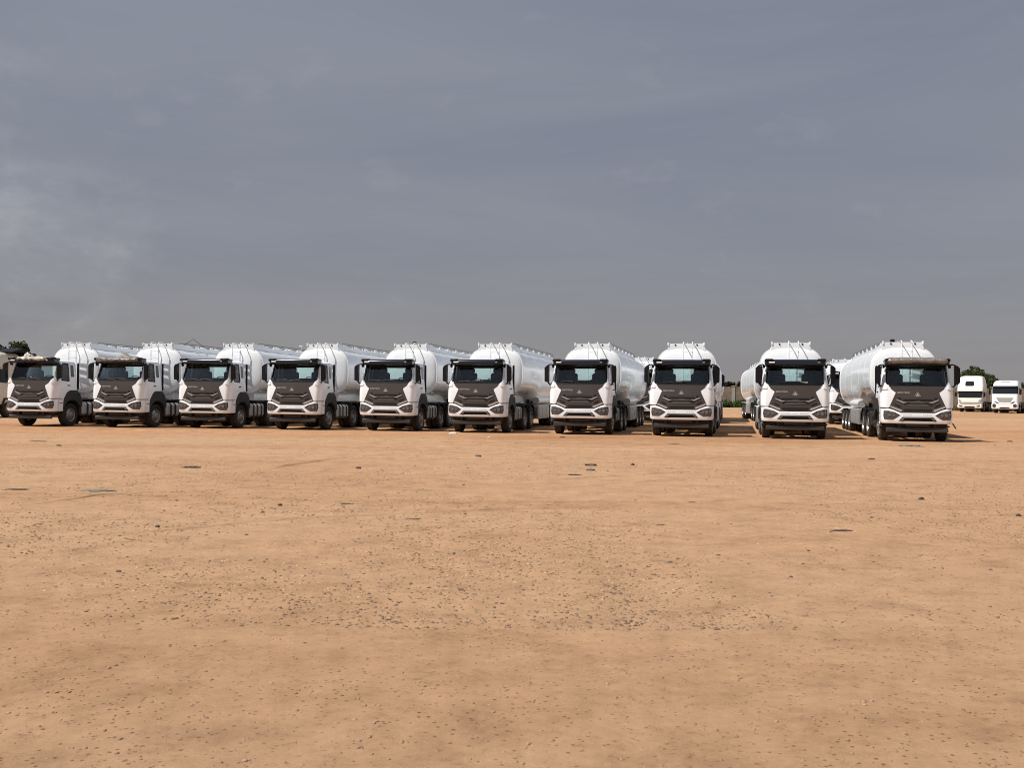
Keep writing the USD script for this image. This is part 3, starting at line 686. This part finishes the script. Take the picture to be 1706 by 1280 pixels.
    for y in (4.4, 5.75, 7.1, 8.45, 9.8, 11.15, 12.5):
        z = ztop(y)
        ml = obj('manhole_lid', cat(cyl(.29, .16, 'z', (0, y, z + .09), 22), cyl(.25, .06, 'z', (0, y, z + .19), 22, .12)), TANKW, T)
        obj('lid_clamp', cat(bb(-.03, .03, y - .3, y + .3, z + .2, z + .25, .01), cyl(.04, .1, 'z', (0, y, z + .26), 10)), ALU, ml)
    for s in (1, -1):
        pts = [(s * .68, y, ztop(y) + .225) for y in (3.95, 13.1)]
        hr = obj('handrail', cat(tube([(s * .68, 3.75, ztop(3.75) + .1)] + pts + [(s * .68, 13.3, ztop(13.3) + .08)], .02), tube([(s * .68, 4.1, ztop(4.1) + .155), (s * .68, 13.1, ztop(13.1) + .155)], .012)), RAIL, T)
        for y in np.arange(4.4, 13.2, 1.35):
            obj('rail_post', cat(tube([(s * .68, y - .18, ztop(y) + .09), (s * .68, y, ztop(y) + .22)], .016), bb(s * .68 - .03, s * .68 + .03, y - .30, y - .12, ztop(y) + .08, ztop(y) + .19, .01)), TANKW, hr)
        obj('tank_reflector', bb(s * .93 - .008, s * .93 + .008, 3.45, 3.75, 1.615, 1.65), PAPER, T)
    # ladder on the front of the tank
    U1, U2, yl = -.10, .28, 2.84
    top = [(3.25, 3.84), (3.06, 3.87), (2.90, 3.85), (yl, 3.79), (yl, 3.15), (yl, 2.2), (yl + .06, 1.72)]
    ld = obj('ladder', cat(*[tube([(u, y, z) for y, z in top], .021, 7) for u in (U1, U2)]), TANKW, T)
    for z in np.arange(1.80, 3.75, .33):
        y = yl
        obj('rung', bb(U1, U2, y - .035, y + .035, z - .012, z + .012), TANKW, ld)
    # under the tank
    obj('gooseneck_frame', union(*[bb(s * .52 - .05, s * .52 + .05, 3.45, 6.1, 1.20, 1.56, .01) for s in (1, -1)], bb(-.7, .7, 3.45, 3.6, 1.25, 1.52), bb(-.55, .55, 3.6, 6.0, 1.19, 1.22)), TANKW, T)
    obj('trailer_frame', union(*[bb(s * .52 - .05, s * .52 + .05, 7.0, 13.5, .86, 1.13, .01) for s in (1, -1)], *[bb(-.6, .6, y, y + .1, .9, 1.1) for y in (7.2, 9.5, 13.3)]), TANKW, T)
    for s in (1, -1):
        gp = yz([(5.75, 1.30), (6.3, 1.52), (7.5, 1.16), (7.05, .95), (6.6, .95)], .50, .56)
        obj('gusset', gp if s > 0 else gp.mirror((1, 0, 0)), TANKW, T)
        lg = obj('landing_leg', union(bb(s * .72 - .07, s * .72 + .07, 6.75, 6.9, .45, 1.35, .015), bb(s * .72 - .05, s * .72 + .05, 6.775, 6.875, .22, .5)), CHASS, T)
        obj('foot', bb(s * .72 - .14, s * .72 + .14, 6.70, 6.95, .18, .22, .01), CHASS, lg)
        hose = cyl(.155, 2.9, 'y', (s * 1.04, 8.55, 1.30), 22)
        hr = obj('hose_tube', hose, TANKW, T, smooth=40)
        obj('tube_cap', cyl(.165, .05, 'y', (s * 1.04, 7.11, 1.30), 22), ALU, hr)
        cb = obj('side_cabinet', bb(min(s * .72, s * 1.22), max(s * .72, s * 1.22), 6.95, 9.55, .42, 1.10, .02), ALU, T)
        for y in (7.08, 7.92, 8.76): obj('cabinet_door', bb(min(s * 1.222, s * 1.232), max(s * 1.222, s * 1.232), y, y + .74, .50, 1.03, .004), ALU, cb)
        obj('front_hatch', bb(min(s * .80, s * 1.14), max(s * .80, s * 1.14), 6.935, 6.948, .52, .98, .004), SILV, cb)
        obj('trailer_mudguard', union(bb(min(s * .62, s * 1.23), max(s * .62, s * 1.23), 9.7, 13.5, 1.085, 1.115, .01)), TANKW, T)
        obj('mud_flap', bb(min(s * .62, s * 1.2), max(s * .62, s * 1.2), 9.68, 9.70, .42, 1.09), CHASS, T)
        obj('rear_lamp', bb(s * .95 - .18, s * .95 + .18, 13.66, 13.70, .72, .84, .01), REDL, T)
        for y in (10.3, 11.6, 12.9): add_wheel(T, s, y, True)
    obj('trailer_axle', cat(*[cyl(.075, 1.9, 'x', (0, y, .52), 12) for y in (10.3, 11.6, 12.9)]), CHASS, T)
    obj('rear_bumper', union(bb(-1.2, 1.2, 13.58, 13.66, .48, .62, .015), bb(-.6, -.5, 13.4, 13.58, .5, 1.0), bb(.5, .6, 13.4, 13.58, .5, 1.0)), BAR, T)
    return T

ROW = [(-21.214, 42.584, 11.94), (-17.234, 42.167, 12.13), (-13.427, 42.031, 12.35), (-9.399, 41.353, 12.63), (-5.327, 40.778, 12.98),
       (-1.505, 39.883, 13.3), (2.694, 38.916, 13.75), (6.615, 37.957, 13.37), (10.695, 36.646, 12.92), (14.826, 35.452, 12.55)]
FRONT = 'white tanker trucks parked in the front row'
REAR = 'white tanker trucks parked behind the front row'
LAB = {0: 'white tanker truck with torn cream plastic rags on its visor, left end of front row',
       1: 'white tanker truck with grey film on its visor and an inverted V rail on top',
       2: 'white tanker truck with a small white vent cap on a stalk above its tank',
       3: 'white tanker truck with bare black visor, fourth from the left in the front row',
       4: 'white tanker truck with a black valve on its tank collar, fifth from the left',
       5: 'white tanker truck with a blue and white paper low in its windscreen',
       6: 'white tanker truck with bare black visor, fourth from the right in the front row',
       7: 'white tanker truck seen head-on with a white paper in its windscreen, third from right',
       8: 'white tanker truck with a paper at the driver side of its windscreen, second from right',
       9: 'white tanker truck with brownish film over its visor, right end of front row'}
RLAB = ['white tanker truck of the second row, left of the head-on front truck',
        'white tanker truck of the second row, nearly hidden behind the head-on front truck',
        'white tanker truck of the second row, left behind the second front truck from right',
        'white tanker truck of the second row, half visible between the two rightmost front trucks']
SECOND = [(6.95, 55.0, 13.4), (10.54, 55.0, 13.0), (15.65, 56.5, 9.0), (19.3, 55.0, 12.6)]
src = build_tanker(LAB[3])
def put(path, x, y, a, group):
    p = stage.GetPrimAtPath(path)
    p.GetAttribute('xformOp:translate').Set(Gf.Vec3d(x, y, -0.012))
    p.GetAttribute('xformOp:rotateZ').Set(-a)
    tag(p, group=group)
put(src, *ROW[3], FRONT)
def copy(label, pos, group, extras=False):
    path = thing('tanker_truck', label, 'tanker truck')
    put(path, *pos, group)
    p = stage.GetPrimAtPath(path)
    p.GetReferences().AddInternalReference(src)
    if not extras: p.SetInstanceable(True)
    return path
trucks = {3: src}
for i in range(10):
    if i != 3: trucks[i] = copy(LAB[i], ROW[i], FRONT, extras=i != 6)
for l, pos in zip(RLAB, SECOND): copy(l, pos, REAR)

def crumple(x0, x1, y0, y1, z0, z1, seed, amp=.05, n=34, peak=None):
    """A sheet of plastic bunched over the visor."""
    r = 10
    S_ = []
    for i in range(n):
        u = x0 + (x1 - x0) * i / (n - 1)
        sec_ = []
        for k in range(r * 2):
            a = 2 * math.pi * k / (r * 2)
            y, z = (y0 + y1) / 2 + (y1 - y0) / 2 * math.cos(a), (z0 + z1) / 2 + (z1 - z0) / 2 * math.sin(a)
            w = meshkit.fbm(np.array([u * 7, y * 11, z * 11]), 3, seed) - .5
            e = .35 + .65 * min(1, i / 2, (n - 1 - i) / 2)
            y, z = (y0 + y1) / 2 + (y - (y0 + y1) / 2) * e + w * amp, (z0 + z1) / 2 + (z - (z0 + z1) / 2) * e + w * amp * 1.6 * e
            if peak and math.sin(a) > 0: z += peak[1] * max(0, 1 - abs(u - peak[0]) / peak[2]) * math.sin(a)
            sec_.append((u + w * amp * .5, y, z))
        S_.append(np.array(sec_))
    return loft(S_)
obj('plastic_wrap', crumple(-.72, .80, .02, .44, 2.90, 3.08, 3, .11), WRAPA, trucks[0], smooth=50, label='torn cream plastic rags bunched on the visor')
obj('plastic_rag', crumple(-.40, -.04, .16, .34, 3.0, 3.16, 11, .13, n=20, peak=(-.22, .15, .2)), WRAPA, trucks[0], smooth=50, label='upright tuft of torn plastic')
obj('plastic_wrap', crumple(-1.10, 1.10, .0, .5, 2.85, 3.08, 5, .09), WRAPB, trucks[1], smooth=50, label='grey plastic film wrapped along the visor')
obj('plastic_rag', crumple(-.2, .62, .15, .6, 2.96, 3.06, 15, .03, peak=(.2, .22, .44)), WRAPD, trucks[1], smooth=50, label='peaked brown-grey sheet on the visor')
obj('plastic_wrap', crumple(-1.12, 1.10, .0, .5, 2.84, 3.10, 8, .035), WRAPC, trucks[9], smooth=50, label='silvery brown film wrapped along the visor')
obj('dangling_rod', tube([(1.20, .12, .70), (1.25, .09, .60), (1.31, .08, .50)], .022), BLACK, trucks[9], label='short black rod hanging below the bumper corner')
obj('raised_rail', cat(tube([(.62, 4.2, 3.72), (.66, 5.2, 4.14), (.68, 6.3, 3.75)], .018), tube([(-.2, 5.2, 3.9), (.66, 5.2, 4.13)], .012)), RAIL, trucks[1], label='raised inverted V rail')
obj('vent_cap', cat(cyl(.10, .05, 'z', (.35, 9.3, 4.02), 16), cyl(.018, .45, 'z', (.35, 9.3, 3.8), 8)), TANKW, trucks[2], label='small white vent cap on a thin stalk')
for i, u in ((4, .1), (9, -.35)):
    obj('breather_valve', cat(cyl(.09, .12, 'z', (u, 3.5, 3.86), 14), cyl(.12, .05, 'z', (u, 3.5, 3.93), 14, .05)), BLACK, trucks[i])
def paper(i, u, w, h, z, m, tilt=0):
    y = surf_y(S(-.018), u, z) + .012
    pm = bb(-w / 2, w / 2, 0, .003, 0, h).rotate((20, tilt, 0)).translate((u, y + .0, z))
    a = obj('windscreen_paper', pm, m, trucks[i])
    if m is BLUEP: obj('white_note', bb(-w / 3, w / 3, -.004, -.001, h * .2, h * .75).rotate((20, tilt, 0)).translate((u, y, z)), PAPER, a)
paper(5, .07, .24, .10, 2.13, BLUEP)
paper(7, -.1, .22, .085, 2.15, PAPER, 4)
paper(8, .33, .26, .07, 2.12, PAPER)
paper(0, .0, .16, .10, 2.12, BLUEP)

# ------------------------------------------------------------------ other cabs in the background
def tractor(label, paint, loc, rz, spec, catg='truck'):
    T = thing('tractor_unit', label, catg, loc, rz)
    lev = spec['levels']
    sh0 = {}
    def C(o):
        if o not in sh0: sh0[o] = cab_shell(lev, o, rx=.22, ry=.25, bow=.04)
        return sh0[o]
    wp = spec['wind']
    body = (C(0) - C(-.06)) - uz(wp, -1, 1.0)
    obj('cab', body, paint, T, smooth=30)
    obj('windscreen', conf(C, -.01, -.03, wp, y1=1.0), DGLASS, T)
    for s in (1, -1):
        sw = spec['sidewin']
        obj('door_window', conf_side(C, .006, -.03, sw, s), DGLASS, T)
        m_ = spec['mirror']
        mr = obj('mirror', bb(min(s * 1.30, s * 1.48), max(s * 1.30, s * 1.48), .15, .32, m_[0], m_[1], .04), BLACK, T)
        obj('mirror_arm', tube([(s * 1.15, .3, m_[1] - .05), (s * 1.38, .24, m_[1] - .02)], .03), BLACK, mr)
    for nm, poly, m_, o in spec['front']:
        obj(nm, conf(C, o, -.02, poly, y1=.8), m_, T)
    obj('bumper', bb(-1.2, 1.2, -.02, .55, spec['bump'][0], spec['bump'][1], .08), paint, T)
    for nm, poly, m_ in spec['bfront']:
        obj(nm, uz(poly, -.035, .05), m_, T)
    obj('underrun_bar', bb(-1.0, 1.0, .15, .4, .35, spec['bump'][0] - .02, .02), CHASS, T)
    obj('chassis_rails', union(*[bb(s * .42 - .05, s * .42 + .05, .5, 6.0, .72, 1.0) for s in (1, -1)], bb(-1.0, 1.0, .5, 2.0, .6, 1.05)), CHASS, T)
    for s in (1, -1):
        add_wheel(T, s, 1.4, False)
        for y in (4.3, 5.6): add_wheel(T, s, y, True)
        obj('mudguard', bb(min(s * .6, s * 1.2), max(s * .6, s * 1.2), 3.7, 6.2, 1.10, 1.13), CHASS, T)
        obj('fuel_tank', bb(min(s * .6, s * 1.18), max(s * .6, s * 1.18), 2.2, 3.5, .45, 1.0, .06), CHASS, T)
        obj('fender', yz([(.75, .72), (.9, 1.12), (1.85, 1.12), (2.05, .72), (1.98, .6), (1.8, 1.02), (1.0, 1.02), (.82, .6)], *((.8, 1.24) if s > 0 else (-1.24, -.8))), CHASS, T)
    return T
f1 = {'levels': [(.75, .02, 1.16, 2.0), (1.0, .03, 1.18, 2.1), (1.45, .08, 1.22, 2.1), (2.12, .20, 1.24, 2.1), (2.24, .16, 1.30, 2.12), (2.8, .32, 1.28, 2.12), (3.4, .55, 1.18, 2.12), (3.68, .72, 1.08, 2.1), (3.8, .95, .9, 2.0), (3.83, 1.1, .75, 1.9)],
      'wind': rounded([(-1.14, 1.50), (1.14, 1.50), (1.17, 2.14), (-1.17, 2.14)], .06), 'sidewin': [(.55, 1.55), (1.2, 1.5), (1.2, 2.1), (.6, 2.1)], 'mirror': (1.62, 2.10),
      'front': [('roof_window', rounded([(-.50, 2.75), (.36, 2.75), (.36, 3.24), (-.50, 3.24)], .12), DGLASS, .012),
                ('grille', [(-.72, 1.05), (-.60, .66), (.60, .66), (.72, 1.05)], GREYG, .02),
                ('grille_surround', [(-1.1, 1.36), (-.95, 1.36), (-.55, .70), (-.75, .62), (-1.0, .95)], CHROME, .03),
                ('grille_surround', [(1.1, 1.36), (1.0, .95), (.75, .62), (.55, .70), (.95, 1.36)], CHROME, .03),
                ('sun_strip', [(-1.2, 2.12), (1.2, 2.12), (1.2, 2.2), (-1.2, 2.2)], BLACK, .03)],
      'bump': (.40, .82), 'bfront': [('headlight', [(-1.02, .78), (-1.0, .60), (-.72, .56), (-.66, .64)], LENS), ('headlight', [(1.02, .78), (.66, .64), (.72, .56), (1.0, .60)], LENS), ('lower_intake', [(-.45, .44), (.45, .44), (.52, .60), (-.52, .60)], SLAT)]}
f2 = {'levels': [(.75, .02, 1.16, 2.0), (1.0, .02, 1.2, 2.1), (1.9, .08, 1.22, 2.1), (2.1, .12, 1.2, 2.1), (2.68, .30, 1.16, 2.1), (2.78, .32, 1.15, 2.1), (3.05, .45, 1.1, 2.1), (3.2, .62, 1.0, 2.05), (3.27, .85, .85, 1.95), (3.29, 1.0, .7, 1.85)],
      'wind': rounded([(-1.17, 1.93), (1.17, 1.93), (1.13, 2.70), (-1.13, 2.70)], .05), 'sidewin': [(.5, 1.95), (1.2, 1.9), (1.2, 2.6), (.65, 2.6)], 'mirror': (1.85, 2.45),
      'front': [('roof_vent', [(-.42, 3.06), (.42, 3.06), (.42, 3.20), (-.42, 3.20)], GREYG, .012),
                ('sun_visor', [(-1.08, 2.58), (1.08, 2.58), (1.08, 2.74), (-1.08, 2.74)], BLACK, .09),
                ('grille', [(-.78, 1.56), (-.52, 1.12), (.52, 1.12), (.78, 1.56)], GREYG, .02),
                ('grille_chevron', [(-.95, 1.16), (-.80, 1.16), (-.45, .96), (.45, .96), (.80, 1.16), (.95, 1.16), (.5, .86), (-.5, .86)], SLAT, .03)],
      'bump': (.42, 1.0), 'bfront': [('headlight', rounded([(-1.1, .58), (-.78, .58), (-.78, .95), (-1.1, .95)], .1), LENS), ('headlight', rounded([(.78, .58), (1.1, .58), (1.1, .95), (.78, .95)], .1), LENS),
                                    ('number_plate', [(-.32, .64), (.32, .64), (.32, .78), (-.32, .78)], PAPER), ('lower_intake', [(-.4, .48), (.4, .48), (.48, .58), (-.48, .58)], SLAT)]}
tractor('cream high-roofed tractor cab with a small dark window in its roof, far right', CREAM, (48.3, 102.5, -.012), -36, f1)
tractor('white tractor cab with grey trapezoid grille and round-edged headlights, at the right edge', WHITE, (49.1, 96.8, -.012), -37, f2)
L = tractor('beige high-roofed tractor cab half cut off at the left edge, behind the row', BEIGE, (-30.05, 54.2, -.012), -12, f2 | {'levels': [(a if a < 2 else 2.0 + (a - 2.0) * 1.33, b, c, d + .25) for a, b, c, d in f2['levels']],
    'wind': rounded([(-1.06, 1.97), (1.06, 1.97), (1.06, 2.86), (-1.06, 2.86)], .06), 'mirror': (1.95, 2.9), 'sidewin': [(.5, 2.0), (1.2, 1.95), (1.2, 2.75), (.65, 2.75)],
    'front': [('sun_visor', [(-1.08, 2.80), (1.08, 2.80), (1.08, 2.99), (-1.08, 2.99)], BLACK, .12), ('grille', [(-.78, 1.56), (-.52, 1.12), (.52, 1.12), (.78, 1.56)], GREYG, .02)]})
obj('roof_deflector', MF.hull_points([(u, y, z) for u in (.15, 1.35) for y, z in ((1.3, 3.74), (2.5, 3.72), (2.5, 3.92), (2.2, 3.97))]), BLACK, L)
obj('cab_extension', bb(.2, 1.5, 2.36, 3.3, 1.4, 3.72, .1), ARCH, L, label='grey box behind the cab')

# ------------------------------------------------------------------ trees and shrubs beyond the wall
tree('broadleaf_tree', 'rounded green tree beyond the wall, left one of the pair behind the cream cab', 'tree', (61.0, 129, 0), 5.6, 5.0, 21)
tree('broadleaf_tree', 'rounded green tree beyond the wall, right one of the pair, behind the cream cab', 'tree', (64.0, 131, 0), 5.1, 3.8, 22)
tree('broadleaf_tree', 'small tree beyond the wall at the right edge, above the white tractor cab', 'tree', (72.5, 138, 0), 3.9, 2.8, 23, n=2600)
tree('broadleaf_tree', 'tall green tree beyond the beige cab at the left edge, right-hand of the pair', 'tree', (-59.3, 116, 0), 7.6, 3.2, 24)
tree('broadleaf_tree', 'green tree beyond the beige cab, cut by the left edge of the picture', 'tree', (-62.4, 119, 0), 7.3, 3.2, 25)
rs = random.Random(9)
SL = ['dark shrub topping the wall just right of the head-on tanker', 'dark shrub over the wall between the head-on tanker and its right neighbour', 'low dark shrub over the wall, close to the tank of the second-row truck']
for k, (x, y) in enumerate(((28.6, 128), (30.2, 127.2), (32.0, 126))):
    tree('shrub', SL[k], 'shrub', (x, y, 0), 3.5 + .2 * k, 2.6, 40 + k, leaf=.14, n=2000, m=LEAFD, trunk=False)

# ------------------------------------------------------------------ lumps and litter on the ground
def at(px, py):
    """A place on the ground, read off the photograph."""
    a, b = (px - 853) / FPX, (640 - py) / FPX
    d = fw + a * rt + b * up
    t = -CAM_H / d[2]
    return t * d[0], t * d[1]
def clod(name, label, catg, px, py, w, h, m, seed, flat=1.0, group=None):
    x, y = at(px, py)
    s = trimesh.creation.icosphere(3, 1.0)
    v = np.asarray(s.vertices)
    n_ = meshkit.fbm(v * (2.6 if name == 'scrap' else 1.6) + seed, 4, seed) - .5
    v = v * (1 + (2.2 if name == 'scrap' else 1.3) * n_[:, None]) * np.array([w / 2, w / 2 * .55 * flat, h * .7])
    v[:, 2] = np.maximum(v[:, 2], -h * .25)
    v += np.array([x, y, float(ground_h(np.array(x), np.array(y))) + h * .12])
    p = obj(name, trimesh.Trimesh(v, s.faces, process=False), m, smooth=True)
    tag(stage.GetPrimAtPath(p), label, catg, group)
C_ = [('rag', 'crumpled pale rag on the soil in front of the sixth tanker from the left', 'rag', 755, 723, .35, .09, PALE),
      ('stone', 'small white stone lying right of the crumpled pale rag', 'stone', 815, 729.5, .14, .05, PALE),
      ('scrap', 'dark scrap lying left of centre on open sand, below the third tanker', 'scrap', 319, 778, .40, .035, STONE),
      ('scrap', 'grey-green flat scrap at the lower left of the yard', 'scrap', 168, 816, .50, .025, GREYP),
      ('scrap', 'thin dark strip at the far left of the sand', 'scrap', 27, 815, .32, .015, STONE),
      ('clod', 'dark clod in front of the first tanker from the left', 'clod', 98, 743, .14, .05, STONE),
      ('scrap', 'flat dark scrap lying near the left edge before the first tanker', 'scrap', 62, 735, .45, .02, STONE),
      ('clod', 'dark twin clod on the sand below the fourth tanker from the right', 'clod', 985, 775, .30, .06, STONE),
      ('clod', 'dark clod just below the twin clod right of centre', 'clod', 984, 784, .20, .05, STONE),
      ('scrap', 'flat dark scrap lower left of the dark twin clod', 'scrap', 958, 791, .25, .02, STONE),
      ('clod', 'reddish clod close in front of the fourth tanker from the right', 'clod', 937, 729, .24, .06, STONE),
      ('clod', 'small round dark clod right of the dark twin clod', 'clod', 1054, 774, .10, .05, STONE),
      ('scrap', 'greenish flattened heap close in front of the rightmost tanker', 'scrap', 1515, 743.5, .75, .04, GREYP),
      ('scrap', 'flat dark strip on the sand before the head-on tanker', 'scrap', 1123, 740, .35, .02, STONE),
      ('clod', 'dark clod on open sand before the second tanker from the right', 'clod', 1452, 766, .16, .04, STONE),
      ('clod', 'round dark clod in the lower right of the yard', 'clod', 1535, 832, .09, .05, STONE),
      ('scrap', 'long dark stick-like scrap at the bottom right of the sand', 'scrap', 1403, 883, .22, .014, STONE),
      ('scrap', 'short dark scrap at the bottom just right of centre', 'scrap', 1100, 874, .10, .012, STONE),
      ('clod', 'small dark clod at the bottom left of centre', 'clod', 466, 842, .07, .04, STONE),
      ('clod', 'small dark clod below and left of the small clod near bottom centre', 'clod', 438, 853, .06, .03, STONE),
      ('clod', 'dark clod near the bottom, below the second tanker', 'clod', 262, 878, .06, .035, STONE),
      ('scrap', 'thin brown strip on the sand below the fifth tanker', 'scrap', 577, 838.5, .18, .012, STONE),
      ('scrap', 'flat brown scrap left of the thin brown strip at bottom', 'scrap', 690, 864, .16, .012, STONE),
      ('clod', 'dark clod on open sand below the sixth tanker', 'clod', 797, 760, .16, .05, STONE),
      ('clod', 'dark clod on the open sand below the gap of fourth and fifth tankers', 'clod', 597, 780, .12, .05, STONE),
      ('scrap', 'thin dark scrap between two clods right of centre', 'scrap', 1153, 836, .10, .012, STONE),
      ('clod', 'dark clod at the right edge of the sand', 'clod', 1697, 860, .07, .04, STONE),
      ('clod', 'dark clod on sand far right, below the white tractor cab', 'clod', 1683, 736, .2, .05, STONE)]
for k, c in enumerate(C_): clod(*c, seed=k + 1)
rg = np.random.default_rng(31)
def pebbles(n, y0, y1, smin, smax, seed, path, label, dark, patchy=False):
    r = np.random.default_rng(seed)
    protos = []
    pi = UsdGeom.PointInstancer.Define(stage, path)
    for k in range(4):
        s = trimesh.creation.icosphere(1, 1.0)
        v = np.asarray(s.vertices); v = v * (1 + .6 * (meshkit.noise(v * 1.7 + k * 9, k) - .5))[:, None] * np.array([1, .75, .55])
        pp = f'{path}/pebble_{k:03d}' if k else f'{path}/pebble'
        usdkit.mesh(stage, pp, trimesh.Trimesh(v, s.faces, process=False), dark, smooth=True)
        protos.append(pp)
    pi.CreatePrototypesRel().SetTargets([Sdf.Path(q) for q in protos])
    y = y0 * (y1 / y0) ** r.random(n)
    x = (r.random(n) * 2 - 1) * y * 0.60
    if patchy:
        keep = meshkit.fbm(np.stack([x * .35, y * .35, 0 * x], -1), 3, seed) + r.normal(0, .07, n) > .5
        x, y = x[keep], y[keep]; n = len(x)
    size = smin * (smax / smin) ** (r.random(n) ** 2.2)
    z = ground_h(x, y) - size * .08
    from pxr import Vt
    pi.CreatePositionsAttr(Vt.Vec3fArray.FromNumpy(np.stack([x, y, z], -1).astype(np.float32)))
    pi.CreateScalesAttr(Vt.Vec3fArray.FromNumpy(np.repeat(size[:, None], 3, 1).astype(np.float32)))
    a = r.random(n) * math.pi
    pi.CreateOrientationsAttr([Gf.Quath(float(math.cos(q)), 0, 0, float(math.sin(q))) for q in a])
    pi.CreateProtoIndicesAttr(Vt.IntArray.FromNumpy(r.integers(0, 4, n).astype(np.int32)))
    tag(pi.GetPrim(), label, 'pebbles', kind='stuff')
pebbles(9000, 3.5, 34, .004, .017, 51, '/World/pebbles', 'small brown pebbles scattered all over the sandy yard', PEB)
pebbles(60000, 7, 37, .005, .021, 53, '/World/grit', 'brown grit and crumbs of soil lying in patches over the yard', GRIT, True)
pebbles(5000, 8, 34, .006, .018, 54, '/World/pale_grit', 'pale grit lying in patches over the yard', PGRIT, True)
pebbles(150, 9, 36, .012, .04, 52, '/World/dark_clods', 'sparse small dark clods scattered over the sandy yard', STONE)
for k, (pts, w, h) in enumerate(((((430, 782), (520, 768), (610, 758)), .12, .035), (((0, 714.5), (180, 716), (400, 720), (620, 724)), .22, .04), (((700, 733), (1000, 737), (1300, 742), (1600, 747)), .25, .03), (((20, 844), (160, 825), (300, 814)), .07, .025), (((640, 741), (900, 746), (1180, 752)), .16, .02), (((900, 800), (1150, 785), (1420, 776), (1690, 772)), .09, .022), (((920, 812), (1170, 796), (1440, 786), (1700, 781)), .09, .02), (((60, 905), (420, 868), (760, 850), (1100, 842)), .07, .02))):
    ridge([at(*q) for q in pts], w, h, k + 3)
